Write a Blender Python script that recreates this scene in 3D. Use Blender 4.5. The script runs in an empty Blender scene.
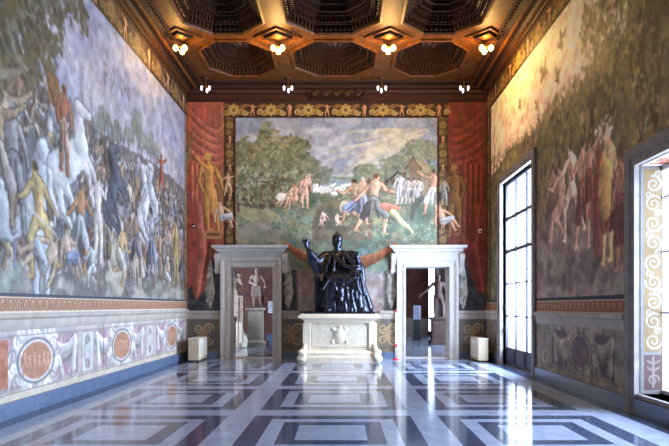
import bpy, bmesh, math, random
import numpy as np
from mathutils import Vector, Matrix

# ------------------------------------------------------------------ camera, world, lights, exposure
sc = bpy.context.scene
COL = sc.collection
F = 580.0
cam_d = bpy.data.cameras.new('camera')
cam_d.sensor_width = 36.0
cam_d.lens = 36.0 * F / 669.0
cam_d.shift_x = -9.0 / 669.0
cam_d.shift_y = 83.0 / 669.0
cam = bpy.data.objects.new('camera', cam_d)
cam.location = (0, 0, 1.6)
cam.rotation_euler = (math.pi / 2, 0, 0)
COL.objects.link(cam)
sc.camera = cam

world = bpy.data.worlds.new('sky')
world.use_nodes = True
wn = world.node_tree
wn.nodes['Background'].inputs['Color'].default_value = (0.62, 0.78, 1.0, 1)
wn.nodes['Background'].inputs['Strength'].default_value = 4.5
sc.world = world

XL, XR, YB, ZC = -4.77, 4.35, 17.64, 8.24      # side walls, far wall, ceiling plane
YF = -4.0                                      # wall behind the camera


def area(name, loc, rot, sx, sy, power, color):
    l = bpy.data.lights.new(name, 'AREA')
    l.shape = 'RECTANGLE'
    l.size, l.size_y = sx, sy
    l.energy = power
    l.color = color
    o = bpy.data.objects.new(name, l)
    o.location = loc
    o.rotation_euler = rot
    COL.objects.link(o)
    return o


DAY = (0.66, 0.80, 1.0)
area('daylight_window', (XR + 0.8, 14.63, 2.9), (0, math.pi / 2, 0), 4.2, 2.7, 980, DAY)
area('daylight_window', (XR + 2.2, 7.26, 2.6), (0, math.pi / 2, 0), 4.0, 3.4, 780, DAY)
area('daylight_window', (XR + 0.95, 1.2, 2.1), (0, math.pi / 2, 0), 3.5, 2.7, 480, DAY)  # fill daylight for the added window out of view

vs = sc.view_settings
vs.view_transform = 'Standard'
vs.look = 'None'
vs.gamma = 1.0
vs.use_curve_mapping = False
vs.exposure = 0.9
sc.cycles.use_denoising = True
sc.cycles.max_bounces = 8
sc.cycles.diffuse_bounces = 5
sc.cycles.sample_clamp_indirect = 8.0

rng = random.Random(7)
nr = np.random.RandomState(11)


# ------------------------------------------------------------------ materials
def lin(c):
    out = []
    for x in c[:3]:
        x = x / 255.0
        out.append(x / 12.92 if x <= 0.04045 else ((x + 0.055) / 1.055) ** 2.4)
    return tuple(out)


def mat(name, c=(128, 128, 128), rough=0.6, metal=0.0, spec=0.5, noise=0.0, nscale=4.0, c2=None, bump=0.0, bscale=30.0,
        coat=0.0, stretch=(1, 1, 1)):
    m = bpy.data.materials.new(name)
    m.use_nodes = True
    nt = m.node_tree
    b = nt.nodes['Principled BSDF']
    b.inputs['Roughness'].default_value = rough
    b.inputs['Metallic'].default_value = metal
    b.inputs['Specular IOR Level'].default_value = spec
    b.inputs['Coat Weight'].default_value = coat
    a = lin(c)
    b.inputs['Base Color'].default_value = (*a, 1)
    tc = nt.nodes.new('ShaderNodeTexCoord')
    mp = nt.nodes.new('ShaderNodeMapping')
    mp.inputs['Scale'].default_value = stretch
    nt.links.new(tc.outputs['Object'], mp.inputs['Vector'])
    if c2 is not None:
        n = nt.nodes.new('ShaderNodeTexNoise')
        n.inputs['Scale'].default_value = nscale
        n.inputs['Detail'].default_value = 8
        n.inputs['Roughness'].default_value = 0.62
        n.inputs['Distortion'].default_value = noise
        nt.links.new(mp.outputs[0], n.inputs['Vector'])
        r = nt.nodes.new('ShaderNodeValToRGB')
        r.color_ramp.elements[0].position = 0.35
        r.color_ramp.elements[1].position = 0.66
        r.color_ramp.elements[0].color = (*a, 1)
        r.color_ramp.elements[1].color = (*lin(c2), 1)
        nt.links.new(n.outputs['Fac'], r.inputs['Fac'])
        nt.links.new(r.outputs['Color'], b.inputs['Base Color'])
    if bump > 0:
        n2 = nt.nodes.new('ShaderNodeTexNoise')
        n2.inputs['Scale'].default_value = bscale
        n2.inputs['Detail'].default_value = 5
        nt.links.new(mp.outputs[0], n2.inputs['Vector'])
        bp = nt.nodes.new('ShaderNodeBump')
        bp.inputs['Strength'].default_value = bump
        bp.inputs['Distance'].default_value = 0.02
        nt.links.new(n2.outputs['Fac'], bp.inputs['Height'])
        nt.links.new(bp.outputs['Normal'], b.inputs['Normal'])
    return m


def paint_mat(name, rough=0.6, spec=0.3):
    m = bpy.data.materials.new(name)
    m.use_nodes = True
    nt = m.node_tree
    b = nt.nodes['Principled BSDF']
    b.inputs['Roughness'].default_value = rough
    b.inputs['Specular IOR Level'].default_value = spec
    a = nt.nodes.new('ShaderNodeVertexColor')
    a.layer_name = 'paint'
    n = nt.nodes.new('ShaderNodeTexNoise')
    n.inputs['Scale'].default_value = 9
    n.inputs['Detail'].default_value = 9
    n.inputs['Roughness'].default_value = 0.75
    tc = nt.nodes.new('ShaderNodeTexCoord')
    nt.links.new(tc.outputs['Object'], n.inputs['Vector'])
    mr = nt.nodes.new('ShaderNodeMapRange')
    mr.inputs['From Min'].default_value = 0.3
    mr.inputs['From Max'].default_value = 0.7
    mr.inputs['To Min'].default_value = 0.84
    mr.inputs['To Max'].default_value = 1.14
    nt.links.new(n.outputs['Fac'], mr.inputs['Value'])
    vm = nt.nodes.new('ShaderNodeVectorMath')
    vm.operation = 'SCALE'
    nt.links.new(a.outputs['Color'], vm.inputs[0])
    nt.links.new(mr.outputs[0], vm.inputs['Scale'])
    nt.links.new(vm.outputs[0], b.inputs['Base Color'])
    return m


def emit(name, c, s):
    m = bpy.data.materials.new(name)
    m.use_nodes = True
    b = m.node_tree.nodes['Principled BSDF']
    b.inputs['Base Color'].default_value = (*c, 1)
    b.inputs['Emission Color'].default_value = (*c, 1)
    b.inputs['Emission Strength'].default_value = s
    return m


def glass_mat():
    m = bpy.data.materials.new('window_glass')
    m.use_nodes = True
    nt = m.node_tree
    nt.nodes.clear()
    o = nt.nodes.new('ShaderNodeOutputMaterial')
    t = nt.nodes.new('ShaderNodeBsdfTransparent')
    t.inputs[0].default_value = (0.95, 0.97, 1, 1)
    g = nt.nodes.new('ShaderNodeBsdfGlossy')
    g.inputs['Roughness'].default_value = 0.02
    mx = nt.nodes.new('ShaderNodeMixShader')
    mx.inputs[0].default_value = 0.06
    nt.links.new(t.outputs[0], mx.inputs[1])
    nt.links.new(g.outputs[0], mx.inputs[2])
    nt.links.new(mx.outputs[0], o.inputs['Surface'])
    return m


M = dict(
    paint=paint_mat('fresco_paint'),
    plaster=mat('plaster', (176, 166, 158), 0.8, c2=(150, 140, 134), nscale=2),
    dim_plaster=mat('ochre_plaster', (132, 84, 66), 0.8, c2=(84, 48, 42), nscale=1.2, noise=1.5),
    dado=mat('dado_plaster', (182, 172, 160), 0.75, c2=(160, 150, 140), nscale=3),
    light_marble=mat('pale_grey_marble', (168, 176, 196), 0.11, spec=0.7, c2=(146, 156, 180), nscale=3.5, noise=1.2),
    dark_marble=mat('blue_grey_marble', (54, 66, 92), 0.11, spec=0.6, c2=(72, 84, 108), nscale=5, noise=1.5),
    skirting=mat('blue_marble_skirting', (80, 98, 126), 0.3, c2=(102, 118, 146), nscale=6, noise=2),
    white_marble=mat('white_marble', (244, 230, 206), 0.45, c2=(224, 208, 182), nscale=4, noise=1.5, bump=0.15, bscale=14),
    frame_marble=mat('veined_door_marble', (206, 200, 192), 0.45, c2=(180, 172, 164), nscale=7, noise=2.5, stretch=(1, 1, .35)),
    old_marble=mat('weathered_marble', (206, 178, 158), 0.6, c2=(160, 130, 114), nscale=9, noise=1, bump=0.3),
    brown_marble=mat('brown_stone', (90, 56, 46), 0.5, c2=(62, 38, 34), nscale=5, noise=1),
    bronze=mat('dark_bronze', (44, 47, 58), 0.24, metal=0.8, spec=0.7, c2=(72, 74, 88), nscale=6, noise=1, bump=0.35, bscale=18),
    wood=mat('gilded_brown_wood', (112, 64, 14), 0.55, spec=0.25, c2=(56, 27, 7), nscale=5, noise=2.5, bump=0.35, bscale=26),
    dark_wood=mat('dark_carved_wood', (34, 18, 13), 0.6, spec=0.25, c2=(56, 28, 16), nscale=14, noise=1.5, bump=0.6, bscale=38),
    red_wood=mat('reddish_wood', (74, 34, 24), 0.55, spec=0.3, c2=(50, 24, 18), nscale=8, noise=1.5, bump=0.35, bscale=30),
    gold=mat('dull_gilding', (178, 122, 50), 0.4, metal=0.25, c2=(122, 78, 34), nscale=12, bump=0.3),
    dull_gold=mat('tarnished_gilding', (74, 44, 24), 0.55, spec=0.3, c2=(48, 28, 18), nscale=12, bump=0.3),
    stone=mat('grey_stone_surround', (140, 132, 128), 0.65, c2=(116, 108, 106), nscale=5, bump=0.2),
    reveal=mat('reveal_plaster', (150, 146, 150), 0.7, c2=(136, 130, 132), nscale=5),
    iron=mat('dark_window_frame', (44, 44, 56), 0.45),
    panelwood=mat('dark_blue_shutter_panel', (34, 38, 66), 0.4),
    cover_side=mat('beige_cover', (196, 176, 146), 0.6),
    cover_front=mat('cream_cover', (226, 220, 208), 0.55),
    black=mat('black', (16, 16, 18), 0.5),
    white=mat('white_enamel', (226, 224, 226), 0.35),
    red=mat('red_enamel', (206, 40, 60), 0.4),
    panel=mat('grey_panel', (150, 148, 168), 0.4),
    brass=mat('brass', (150, 110, 54), 0.3, metal=0.9),
    bulb=emit('lit_bulb', (1.0, 0.72, 0.2), 4.2),
    small_bulb=emit('small_white_bulb', (0.9, 0.92, 1.0), 1.6),
    glass=glass_mat(),
)


# ------------------------------------------------------------------ mesh helpers
class MB:
    def __init__(s):
        s.v, s.f, s.m = [], [], []

    def add(s, vs_, fs, mi=0):
        n = len(s.v)
        s.v += [tuple(p) for p in vs_]
        s.f += [tuple(i + n for i in f) for f in fs]
        s.m += [mi] * len(fs)

    def box(s, x0, x1, y0, y1, z0, z1, mi=0, mx=None):
        p = [(x0, y0, z0), (x1, y0, z0), (x1, y1, z0), (x0, y1, z0), (x0, y0, z1), (x1, y0, z1), (x1, y1, z1), (x0, y1, z1)]
        if mx is not None:
            p = [mx @ Vector(q) for q in p]
        s.add(p, [(0, 3, 2, 1), (4, 5, 6, 7), (0, 1, 5, 4), (1, 2, 6, 5), (2, 3, 7, 6), (3, 0, 4, 7)], mi)
        return s

    def loft(s, rings, mi=0, cap0=True, cap1=True, closed=True):
        n = len(rings[0])
        vs_ = [p for r in rings for p in r]
        fs = []
        for k in range(len(rings) - 1):
            for i in range(n if closed else n - 1):
                j = (i + 1) % n
                fs.append((k * n + i, k * n + j, (k + 1) * n + j, (k + 1) * n + i))
        if cap0:
            fs.append(tuple(range(n))[::-1])
        if cap1:
            fs.append(tuple(range((len(rings) - 1) * n, len(rings) * n)))
        s.add(vs_, fs, mi)
        return s

    def tube(s, pts, r, n=8, mi=0):
        pts = [Vector(p) for p in pts]
        rs = r if isinstance(r, (list, tuple)) else [r] * len(pts)
        rings = []
        up = Vector((0, 0, 1))
        for i, p in enumerate(pts):
            d = (pts[min(i + 1, len(pts) - 1)] - pts[max(i - 1, 0)])
            if d.length < 1e-9:
                d = Vector((0, 0, 1))
            d.normalize()
            a = d.cross(up)
            if a.length < 1e-3:
                a = d.cross(Vector((1, 0, 0)))
            a.normalize()
            b = d.cross(a)
            rings.append([p + a * rs[i] * math.cos(t) + b * rs[i] * math.sin(t) for t in [2 * math.pi * k / n for k in range(n)]])
        return s.loft(rings, mi)

    def lathe(s, prof, c=(0, 0, 0), n=16, mi=0, sy=1.0):
        rings = [[(c[0] + r * math.cos(2 * math.pi * k / n), c[1] + sy * r * math.sin(2 * math.pi * k / n), c[2] + z) for k in range(n)]
                 for r, z in prof]
        return s.loft(rings, mi)

    def ball(s, c, r, n=10, mi=0, rz=None):
        rz = rz or r
        prof = [(max(r * math.sin(math.pi * k / n), 1e-4), -rz * math.cos(math.pi * k / n)) for k in range(n + 1)]
        return s.lathe(prof, c, n * 2, mi)

    def build(s, name, m, parent=None, smooth=False, fixn=True):
        me = bpy.data.meshes.new(name)
        me.from_pydata(s.v, [], s.f)
        ms = m if isinstance(m, (list, tuple)) else [m]
        for k in ms:
            me.materials.append(k)
        me.polygons.foreach_set('material_index', s.m)
        if fixn:
            bm = bmesh.new()
            bm.from_mesh(me)
            bmesh.ops.recalc_face_normals(bm, faces=bm.faces)
            bm.to_mesh(me)
            bm.free()
        if smooth:
            me.polygons.foreach_set('use_smooth', [True] * len(me.polygons))
        me.update()
        o = bpy.data.objects.new(name, me)
        COL.objects.link(o)
        if parent:
            o.parent = parent
        return o


def thing(name, label, cat, loc=(0, 0, 0), rz=0.0, group=None):
    o = bpy.data.objects.new(name, None)
    o.empty_display_size = 0.2
    o.location = loc
    o.rotation_euler = (0, 0, rz)
    COL.objects.link(o)
    return tag(o, label, cat, group)


def tag(o, label, cat, group=None):
    o['label'] = label
    o['category'] = cat
    if group:
        o['group'] = group
    return o


def struct(o):
    o['kind'] = 'structure'
    return o


def bevel(o, w=0.01, seg=2):
    b = o.modifiers.new('bevel', 'BEVEL')
    b.width = w
    b.segments = seg
    b.limit_method = 'ANGLE'
    return o


def copy_tree(root, loc, label=None, rz=None):
    r = root.copy()
    COL.objects.link(r)
    r.location = loc
    if rz is not None:
        r.rotation_euler = (0, 0, rz)
    if label:
        r['label'] = label
    for ch in list(root.children):
        c = ch.copy()
        COL.objects.link(c)
        c.parent = r
        for g in list(ch.children):
            d = g.copy()
            COL.objects.link(d)
            d.parent = c
    return r


def organic(name, prims, m, voxel=0.03, smooth=2, parent=None, zmin=None):
    """prims: ('s', centre, (rx,ry,rz)) or ('c', p0, p1, r0, r1); fused into one continuous skin."""
    bm = bmesh.new()
    for p in prims:
        if p[0] == 's':
            mx = Matrix.Translation(p[1]) @ (p[3] if len(p) > 3 else Matrix.Identity(4)) @ Matrix.Diagonal((*p[2], 1))
            bmesh.ops.create_icosphere(bm, subdivisions=3, radius=1, matrix=mx)
        elif p[0] == 'c':
            a, b = Vector(p[1]), Vector(p[2])
            d = b - a
            L = d.length
            q = d.to_track_quat('Z', 'Y').to_matrix().to_4x4() if L > 1e-6 else Matrix.Identity(4)
            bmesh.ops.create_cone(bm, cap_ends=True, segments=16, radius1=p[3], radius2=p[4], depth=L,
                                  matrix=Matrix.Translation((a + b) / 2) @ q)
            bmesh.ops.create_icosphere(bm, subdivisions=2, radius=p[3], matrix=Matrix.Translation(a))
            bmesh.ops.create_icosphere(bm, subdivisions=2, radius=p[4], matrix=Matrix.Translation(b))
        elif p[0] == 'b':
            mx = Matrix.Translation(p[1]) @ Matrix.Diagonal((*p[2], 1))
            bmesh.ops.create_cube(bm, size=2, matrix=mx)
    me = bpy.data.meshes.new(name)
    bm.to_mesh(me)
    bm.free()
    tmp = bpy.data.objects.new(name + '_source', me)
    COL.objects.link(tmp)
    r = tmp.modifiers.new('r', 'REMESH')
    r.mode = 'VOXEL'
    r.voxel_size = voxel
    if smooth:
        s = tmp.modifiers.new('s', 'SMOOTH')
        s.iterations = smooth
        s.factor = 0.5
    dg = bpy.context.evaluated_depsgraph_get()
    dg.update()
    out = bpy.data.meshes.new_from_object(tmp.evaluated_get(dg))
    bpy.data.objects.remove(tmp)
    bpy.data.meshes.remove(me)
    out.name = name
    if zmin is not None:
        for v_ in out.vertices:
            if v_.co.z < zmin:
                v_.co.z = zmin
    out.materials.clear()
    out.materials.append(m)
    out.polygons.foreach_set('use_smooth', [True] * len(out.polygons))
    o = bpy.data.objects.new(name, out)
    COL.objects.link(o)
    if parent:
        o.parent = parent
    return o


# ------------------------------------------------------------------ painting: pigment laid on a fine grid of the wall itself
def vnoise(h, w, cells, octaves=4, seed=0):
    r = np.random.RandomState(seed)
    out = np.zeros((h, w))
    amp, tot = 1.0, 0.0
    for o in range(octaves):
        n = int(cells * 2 ** o) + 2
        m = max(2, int(n * h / max(w, 1)) + 2)
        g = r.rand(m, n)
        y = np.linspace(0, m - 1.001, h)
        x = np.linspace(0, n - 1.001, w)
        y0, x0 = y.astype(int), x.astype(int)
        fy, fx = (y - y0)[:, None], (x - x0)[None, :]
        fy, fx = fy * fy * (3 - 2 * fy), fx * fx * (3 - 2 * fx)
        a = g[y0][:, x0] * (1 - fx) + g[y0][:, x0 + 1] * fx
        b = g[y0 + 1][:, x0] * (1 - fx) + g[y0 + 1][:, x0 + 1] * fx
        out += amp * (a * (1 - fy) + b * fy)
        tot += amp
        amp *= 0.55
    return out / tot


class Canvas:
    def __init__(s, u0, u1, v0, v1, res, base, pj):
        s.u0, s.u1, s.v0, s.v1, s.res = u0, u1, v0, v1, res
        s.w, s.h = int(round((u1 - u0) * res)) + 1, int(round((v1 - v0) * res)) + 1
        s.a = np.zeros((s.h, s.w, 3))
        s.a[:] = base
        s.P = pj            # photo pixel -> (u, v) on this wall
        s.U = np.linspace(u0, u1, s.w)
        s.V = np.linspace(v0, v1, s.h)

    def win(s, a0, a1, b0, b1):
        i0 = max(0, int((a0 - s.u0) * s.res) - 1)
        i1 = min(s.w, int((a1 - s.u0) * s.res) + 3)
        j0 = max(0, int((b0 - s.v0) * s.res) - 1)
        j1 = min(s.h, int((b1 - s.v0) * s.res) + 3)
        if i0 >= i1 or j0 >= j1:
            return None
        U, V = np.meshgrid(s.U[i0:i1], s.V[j0:j1])
        return (slice(j0, j1), slice(i0, i1)), U, V

    def put(s, sl, al, col):
        al = np.clip(al, 0, 1)[..., None]
        s.a[sl] = s.a[sl] * (1 - al) + np.asarray(col, float) * al

    def rect(s, a0, a1, b0, b1, col, al=1.0):
        w = s.win(a0, a1, b0, b1)
        if w:
            sl, U, V = w
            s.put(sl, ((U >= a0) & (U <= a1) & (V >= b0) & (V <= b1)) * al, col)

    def grad(s, a0, a1, b0, b1, cb, ct):
        w = s.win(a0, a1, b0, b1)
        if not w:
            return
        sl, U, V = w
        t = np.clip((V - b0) / (b1 - b0), 0, 1)[..., None]
        m = ((U >= a0) & (U <= a1) & (V >= b0) & (V <= b1))[..., None]
        s.a[sl] = np.where(m, np.asarray(cb, float) * (1 - t) + np.asarray(ct, float) * t, s.a[sl])

    def ell(s, c, ru, rv, col, al=1.0, soft=0.15, rot=0.0, rim=0.0):
        R = max(ru, rv) * 1.3
        w = s.win(c[0] - R, c[0] + R, c[1] - R, c[1] + R)
        if not w:
            return
        sl, U, V = w
        x, y = U - c[0], V - c[1]
        ca, sa = math.cos(rot), math.sin(rot)
        d = np.sqrt(((x * ca + y * sa) / ru) ** 2 + ((-x * sa + y * ca) / rv) ** 2)
        a = np.clip((1 - d) / soft + 0.5, 0, 1) * al
        if rim:
            a = a * (d > 1 - rim)
        s.put(sl, a, col)

    def cap(s, p, q, r0, r1, col, al=1.0, form=0.0):
        R = max(r0, r1) + 1.5 / s.res
        w = s.win(min(p[0], q[0]) - R, max(p[0], q[0]) + R, min(p[1], q[1]) - R, max(p[1], q[1]) + R)
        if not w:
            return
        sl, U, V = w
        dx, dy = q[0] - p[0], q[1] - p[1]
        L = dx * dx + dy * dy + 1e-9
        t = np.clip(((U - p[0]) * dx + (V - p[1]) * dy) / L, 0, 1)
        ox, oy = U - (p[0] + t * dx), V - (p[1] + t * dy)
        d = np.sqrt(ox ** 2 + oy ** 2)
        r = r0 + (r1 - r0) * t
        a = np.clip((r - d) * s.res + 0.5, 0, 1) * al
        c = np.asarray(col, float)
        if form:
            k = 1 + form * np.clip((ox * s.lx + oy * 0.5) / np.maximum(r, 1e-3), -1, 1)
            al3 = a[..., None]
            s.a[sl] = s.a[sl] * (1 - al3) + c * k[..., None] * al3
        else:
            s.put(sl, a, c)

    lx = 0.8

    def line(s, pts, r, col, al=1.0, form=0.0):
        rs = r if isinstance(r, (list, tuple)) else [r] * len(pts)
        for i in range(len(pts) - 1):
            s.cap(pts[i], pts[i + 1], rs[i], rs[i + 1], col, al, form)

    def poly(s, pts, col, al=1.0):
        pu, pv = [p[0] for p in pts], [p[1] for p in pts]
        w = s.win(min(pu), max(pu), min(pv), max(pv))
        if not w:
            return
        sl, U, V = w
        ins = np.zeros(U.shape, bool)
        n = len(pts)
        for i in range(n):
            x0, y0 = pts[i]
            x1, y1 = pts[(i + 1) % n]
            if y0 == y1:
                continue
            c = ((V >= min(y0, y1)) & (V < max(y0, y1))) & (U < (V - y0) / (y1 - y0) * (x1 - x0) + x0)
            ins ^= c
        s.put(sl, ins * al, col)

    def mottle(s, a0, a1, b0, b1, cols, cells, al=0.6, seed=0, thr=0.5, sharp=4.0):
        w = s.win(a0, a1, b0, b1)
        if not w:
            return
        sl, U, V = w
        m = ((U >= a0) & (U <= a1) & (V >= b0) & (V <= b1))
        for k, c in enumerate(cols):
            n = vnoise(U.shape[0], U.shape[1], cells * (1 + 0.35 * k), 5, seed + k * 17)
            n = (n - n.mean()) / (n.std() + 1e-6)
            s.put(sl, m * np.clip((n - (thr - 0.5) * 2) * sharp * 0.3, 0, 1) * al, c)

    def leaves(s, c, ru, rv, n, size, cols, al=0.8, rot=None):
        for _ in range(n):
            a, r = rng.random() * 6.283, math.sqrt(rng.random())
            p = (c[0] + ru * r * math.cos(a), c[1] + rv * r * math.sin(a))
            z = size * rng.uniform(0.5, 1.3)
            s.ell(p, z, z * rng.uniform(0.4, 0.8), rng.choice(cols), al, 0.5, rng.uniform(0, 3.1) if rot is None else rot + rng.uniform(-.4, .4))

    def tree(s, foot, h, wd, cols, trunk, n=90, size=0.06):
        s.line([foot, (foot[0] + wd * 0.05, foot[1] + h * 0.6)], [wd * 0.08, wd * 0.05], trunk)
        for k in range(9):
            q = (foot[0] + rng.uniform(-.36, .36) * wd, foot[1] + h * rng.uniform(.42, .88))
            s.leaves(q, wd * 0.28, h * 0.16, n // 9, size * 1.5, cols[:2], 0.8)
            s.leaves((q[0] - wd * .04, q[1] + h * .04), wd * 0.22, h * 0.11, n // 9, size, cols[1:], 0.75)

    POSES = {
        'stand': ([(-.04, .5), (-.06, .27), (-.05, .02)], [(.05, .5), (.08, .27), (.1, .0)],
                  [(-.1, .8), (-.15, .64), (-.09, .5)], [(.1, .8), (.17, .66), (.2, .52)], 0),
        'reach': ([(-.05, .5), (-.1, .27), (-.16, .02)], [(.05, .5), (.14, .28), (.12, .0)],
                  [(-.1, .8), (-.22, .7), (-.3, .82)], [(.1, .8), (.24, .84), (.4, .93)], 0),
        'stride': ([(-.05, .5), (-.16, .3), (-.32, .08)], [(.05, .5), (.2, .3), (.16, .0)],
                   [(-.08, .8), (-.2, .66), (-.3, .56)], [(.1, .8), (.22, .7), (.34, .66)], -.14),
        'back': ([(-.05, .5), (-.05, .26), (-.1, .02)], [(.05, .5), (.09, .27), (.06, .0)],
                 [(-.1, .8), (-.2, .72), (-.24, .9)], [(.1, .8), (.2, .74), (.24, .92)], 0),
        'sit': ([(-.04, .4), (.2, .38), (.24, .1)], [(.05, .4), (.26, .44), (.36, .16)],
                [(-.1, .7), (-.2, .52), (-.22, .34)], [(.1, .7), (.22, .58), (.3, .48)], 0),
        'kneel': ([(-.04, .42), (.14, .3), (-.1, .16)], [(.05, .42), (.24, .34), (.26, .08)],
                  [(-.1, .72), (-.1, .52), (.06, .42)], [(.1, .72), (.24, .62), (.36, .66)], -.2),
    }

    def fig(s, foot, h, pose='stand', skin=(190, 150, 120), cloth=None, d=1, rot=0.0, hair=(80, 60, 50), thin=1.0, dark=None, w=1.0):
        lA, lB, aA, aB, lean = s.POSES[pose]
        ca, sa = math.cos(rot), math.sin(rot)

        def T(p):
            x, y = p[0] * d * thin, p[1]
            x += lean * -1 * d * max(0, y - .45)
            return (foot[0] + (x * ca - y * sa) * h, foot[1] + (x * sa + y * ca) * h)
        dk = dark or tuple(c * 0.55 for c in skin)
        hip = ((lA[0][0] + lB[0][0]) / 2, lA[0][1])
        nk = (0, aA[0][1] + .04)
        hd = (0.02, nk[1] + .085)
        for grow, col, fm in ((.012, dk, 0), (0, skin, .28)):
            g = grow * h
            s.line([T(aA[0]), T(aA[1]), T(aA[2])], [.032 * h * w + g, .026 * h * w + g, .017 * h * w + g], col, 1, fm)
            s.line([T(lA[0]), T(lA[1]), T(lA[2])], [.06 * h * w + g, .042 * h * w + g, .022 * h * w + g], col, 1, fm)
            s.line([T(lB[0]), T(lB[1]), T(lB[2])], [.062 * h * w + g, .043 * h * w + g, .023 * h * w + g], col, 1, fm)
            s.line([T(hip), T((0, (hip[1] + nk[1]) / 2)), T((0, nk[1] - .06))], [.085 * h * w + g, .075 * h * w + g, .1 * h * w + g], col, 1, fm)
            s.line([T((0, nk[1] - .03)), T(hd)], [.035 * h * w + g, .03 * h * w + g], col, 1, fm)
            s.line([T(aB[0]), T(aB[1]), T(aB[2])], [.034 * h * w + g, .027 * h * w + g, .018 * h * w + g], col, 1, fm)
            s.ell(T(hd), .048 * h * w + g, .06 * h * w + g, col, 1, .2)
        s.ell(T((hd[0] - .015, hd[1] + .025)), .046 * h, .045 * h, hair, 1, .3)
        lt = tuple(min(255, c * 1.14) for c in skin)
        for a_, b_ in ((lA[0], lA[1]), (lB[0], lB[1]), (aA[0], aA[1]), (aB[0], aB[1]), ((0, hip[1] + .05), (0, nk[1] - .08))):
            for k in range(2):
                t = rng.random()
                p_ = T((a_[0] + (b_[0] - a_[0]) * t + rng.uniform(-.02, .03), a_[1] + (b_[1] - a_[1]) * t))
                s.ell(p_, .02 * h, .035 * h, lt if k else tuple(c * .78 for c in skin), .6, .8)
        for ft in (lA[2], lB[2]):
            s.cap(T(ft), T((ft[0] + .06, ft[1])), .018 * h, .012 * h, skin)
        if cloth:
            cd = tuple(c * .6 for c in cloth)
            kA, kB = lA[1], lB[1]
            s.line([T((hip[0], hip[1] + .04)), T(kA)], [.095 * h * w, .06 * h * w], cd)
            s.line([T((hip[0], hip[1] + .03)), T(kB)], [.09 * h * w, .065 * h * w], cloth, 1, .3)
            for k in range(4):
                t = k / 3
                e = (kA[0] * (1 - t) + kB[0] * t, kA[1] * (1 - t) + kB[1] * t - .03)
                s.line([T((hip[0] + (t - .5) * .1, hip[1] + .04)), T(e)], [.012 * h, .016 * h], cloth if k % 2 else cd)

    def horse(s, c, L, col, d=1, rear=0.0):
        dk = tuple(x * .62 for x in col)

        def T(x, y):
            x *= d
            X = x * math.cos(rear) - y * math.sin(rear) * d
            Y = x * math.sin(rear) * d + y * math.cos(rear)
            return (c[0] + X * L, c[1] + Y * L)
        for g, k, fm in ((.02 * L, dk, 0), (0, col, .25)):
            for x0, x1, x2 in ((-.34, -.42, -.34), (-.26, -.2, -.27), (.3, .44, .4), (.24, .3, .24)):
                s.line([T(x0, -.05), T(x1, -.32), T(x2, -.6)], [.1 * L + g, .045 * L + g, .028 * L + g], k, 1, fm)
            s.line([T(-.3, .02), T(0, -.03), T(.28, .03)], [.19 * L + g, .17 * L + g, .18 * L + g], k, 1, fm)
            s.line([T(.3, .08), T(.46, .38)], [.15 * L + g, .085 * L + g], k, 1, fm)
            s.line([T(.46, .4), T(.66, .24)], [.085 * L + g, .045 * L + g], k, 1, fm)
            s.line([T(-.46, .05), T(-.56, -.1), T(-.54, -.35)], [.04 * L + g, .05 * L + g, .02 * L + g], k, 1, fm)
        s.line([T(.34, .5), T(.2, .2)], [.04 * L, .05 * L], dk)

    def swag(s, p, q, drop, r, col, folds=3):
        n = 14
        for k in range(folds):
            f = k / max(1, folds - 1)
            pts = []
            for i in range(n + 1):
                t = i / n
                pts.append((p[0] + (q[0] - p[0]) * t, p[1] + (q[1] - p[1]) * t - drop * (1 - .3 * f) * 4 * t * (1 - t) + (f - .5) * r))
            cc = tuple(c * (0.75 + .35 * f) for c in col)
            s.line(pts, r * (1.1 - .5 * f), cc, 1, .25)

    def scroll(s, c, r, col, th, turns=1.6, d=1, a0=0.0):
        pts = []
        n = int(18 * turns)
        for i in range(n + 1):
            t = i / n
            a = a0 + d * t * turns * 6.283
            rr = r * (1 - .85 * t)
            pts.append((c[0] + rr * math.cos(a), c[1] + rr * math.sin(a)))
        s.line(pts, [th * (1 - .5 * i / n) for i in range(n + 1)], col, 1, .2)

    def frieze(s, a0, a1, b0, b1, vertical=False, seed=1, dark=(52, 34, 26), golds=((178, 146, 76), (206, 184, 116), (150, 108, 62))):
        s.rect(a0, a1, b0, b1, dark)
        L, W = ((b1 - b0), (a1 - a0)) if vertical else ((a1 - a0), (b1 - b0))
        n = max(1, int(round(L / (W * 1.25))))
        st = L / n

        def T(l, w):
            return (a0 + w, b0 + l) if vertical else (a0 + l, b0 + w)
        for k in range(n):
            x = st * (k + .5)
            g = golds[k % 2]
            if k % 2 == 0:
                s.ell(T(x, W * .5), W * .36, W * .36, golds[2], 1, .15)
                s.ell(T(x, W * .5), W * .27, W * .27, golds[1], 1, .15)
                s.ell(T(x, W * .5), W * .13, W * .13, (120, 84, 52), 1, .3)
                for a in range(8):
                    s.ell(T(x + W * .33 * math.cos(a * .785), W * .5 + W * .33 * math.sin(a * .785)), W * .09, W * .09, golds[0], 1, .3)
            else:
                s.fig(T(x, W * .1) if not vertical else (a0 + W * .5, b0 + x - W * .4), W * .8, 'reach' if k % 4 == 1 else 'stand', (196, 142, 104), None, d=rng.choice((-1, 1)), hair=(140, 96, 60))
            for sg in (-1, 1):
                s.scroll(T(x + sg * st * .4, W * .34), W * .2, g, W * .05, 1.3, sg)
                s.scroll(T(x + sg * st * .42, W * .72), W * .16, golds[2], W * .045, 1.2, -sg)

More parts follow.
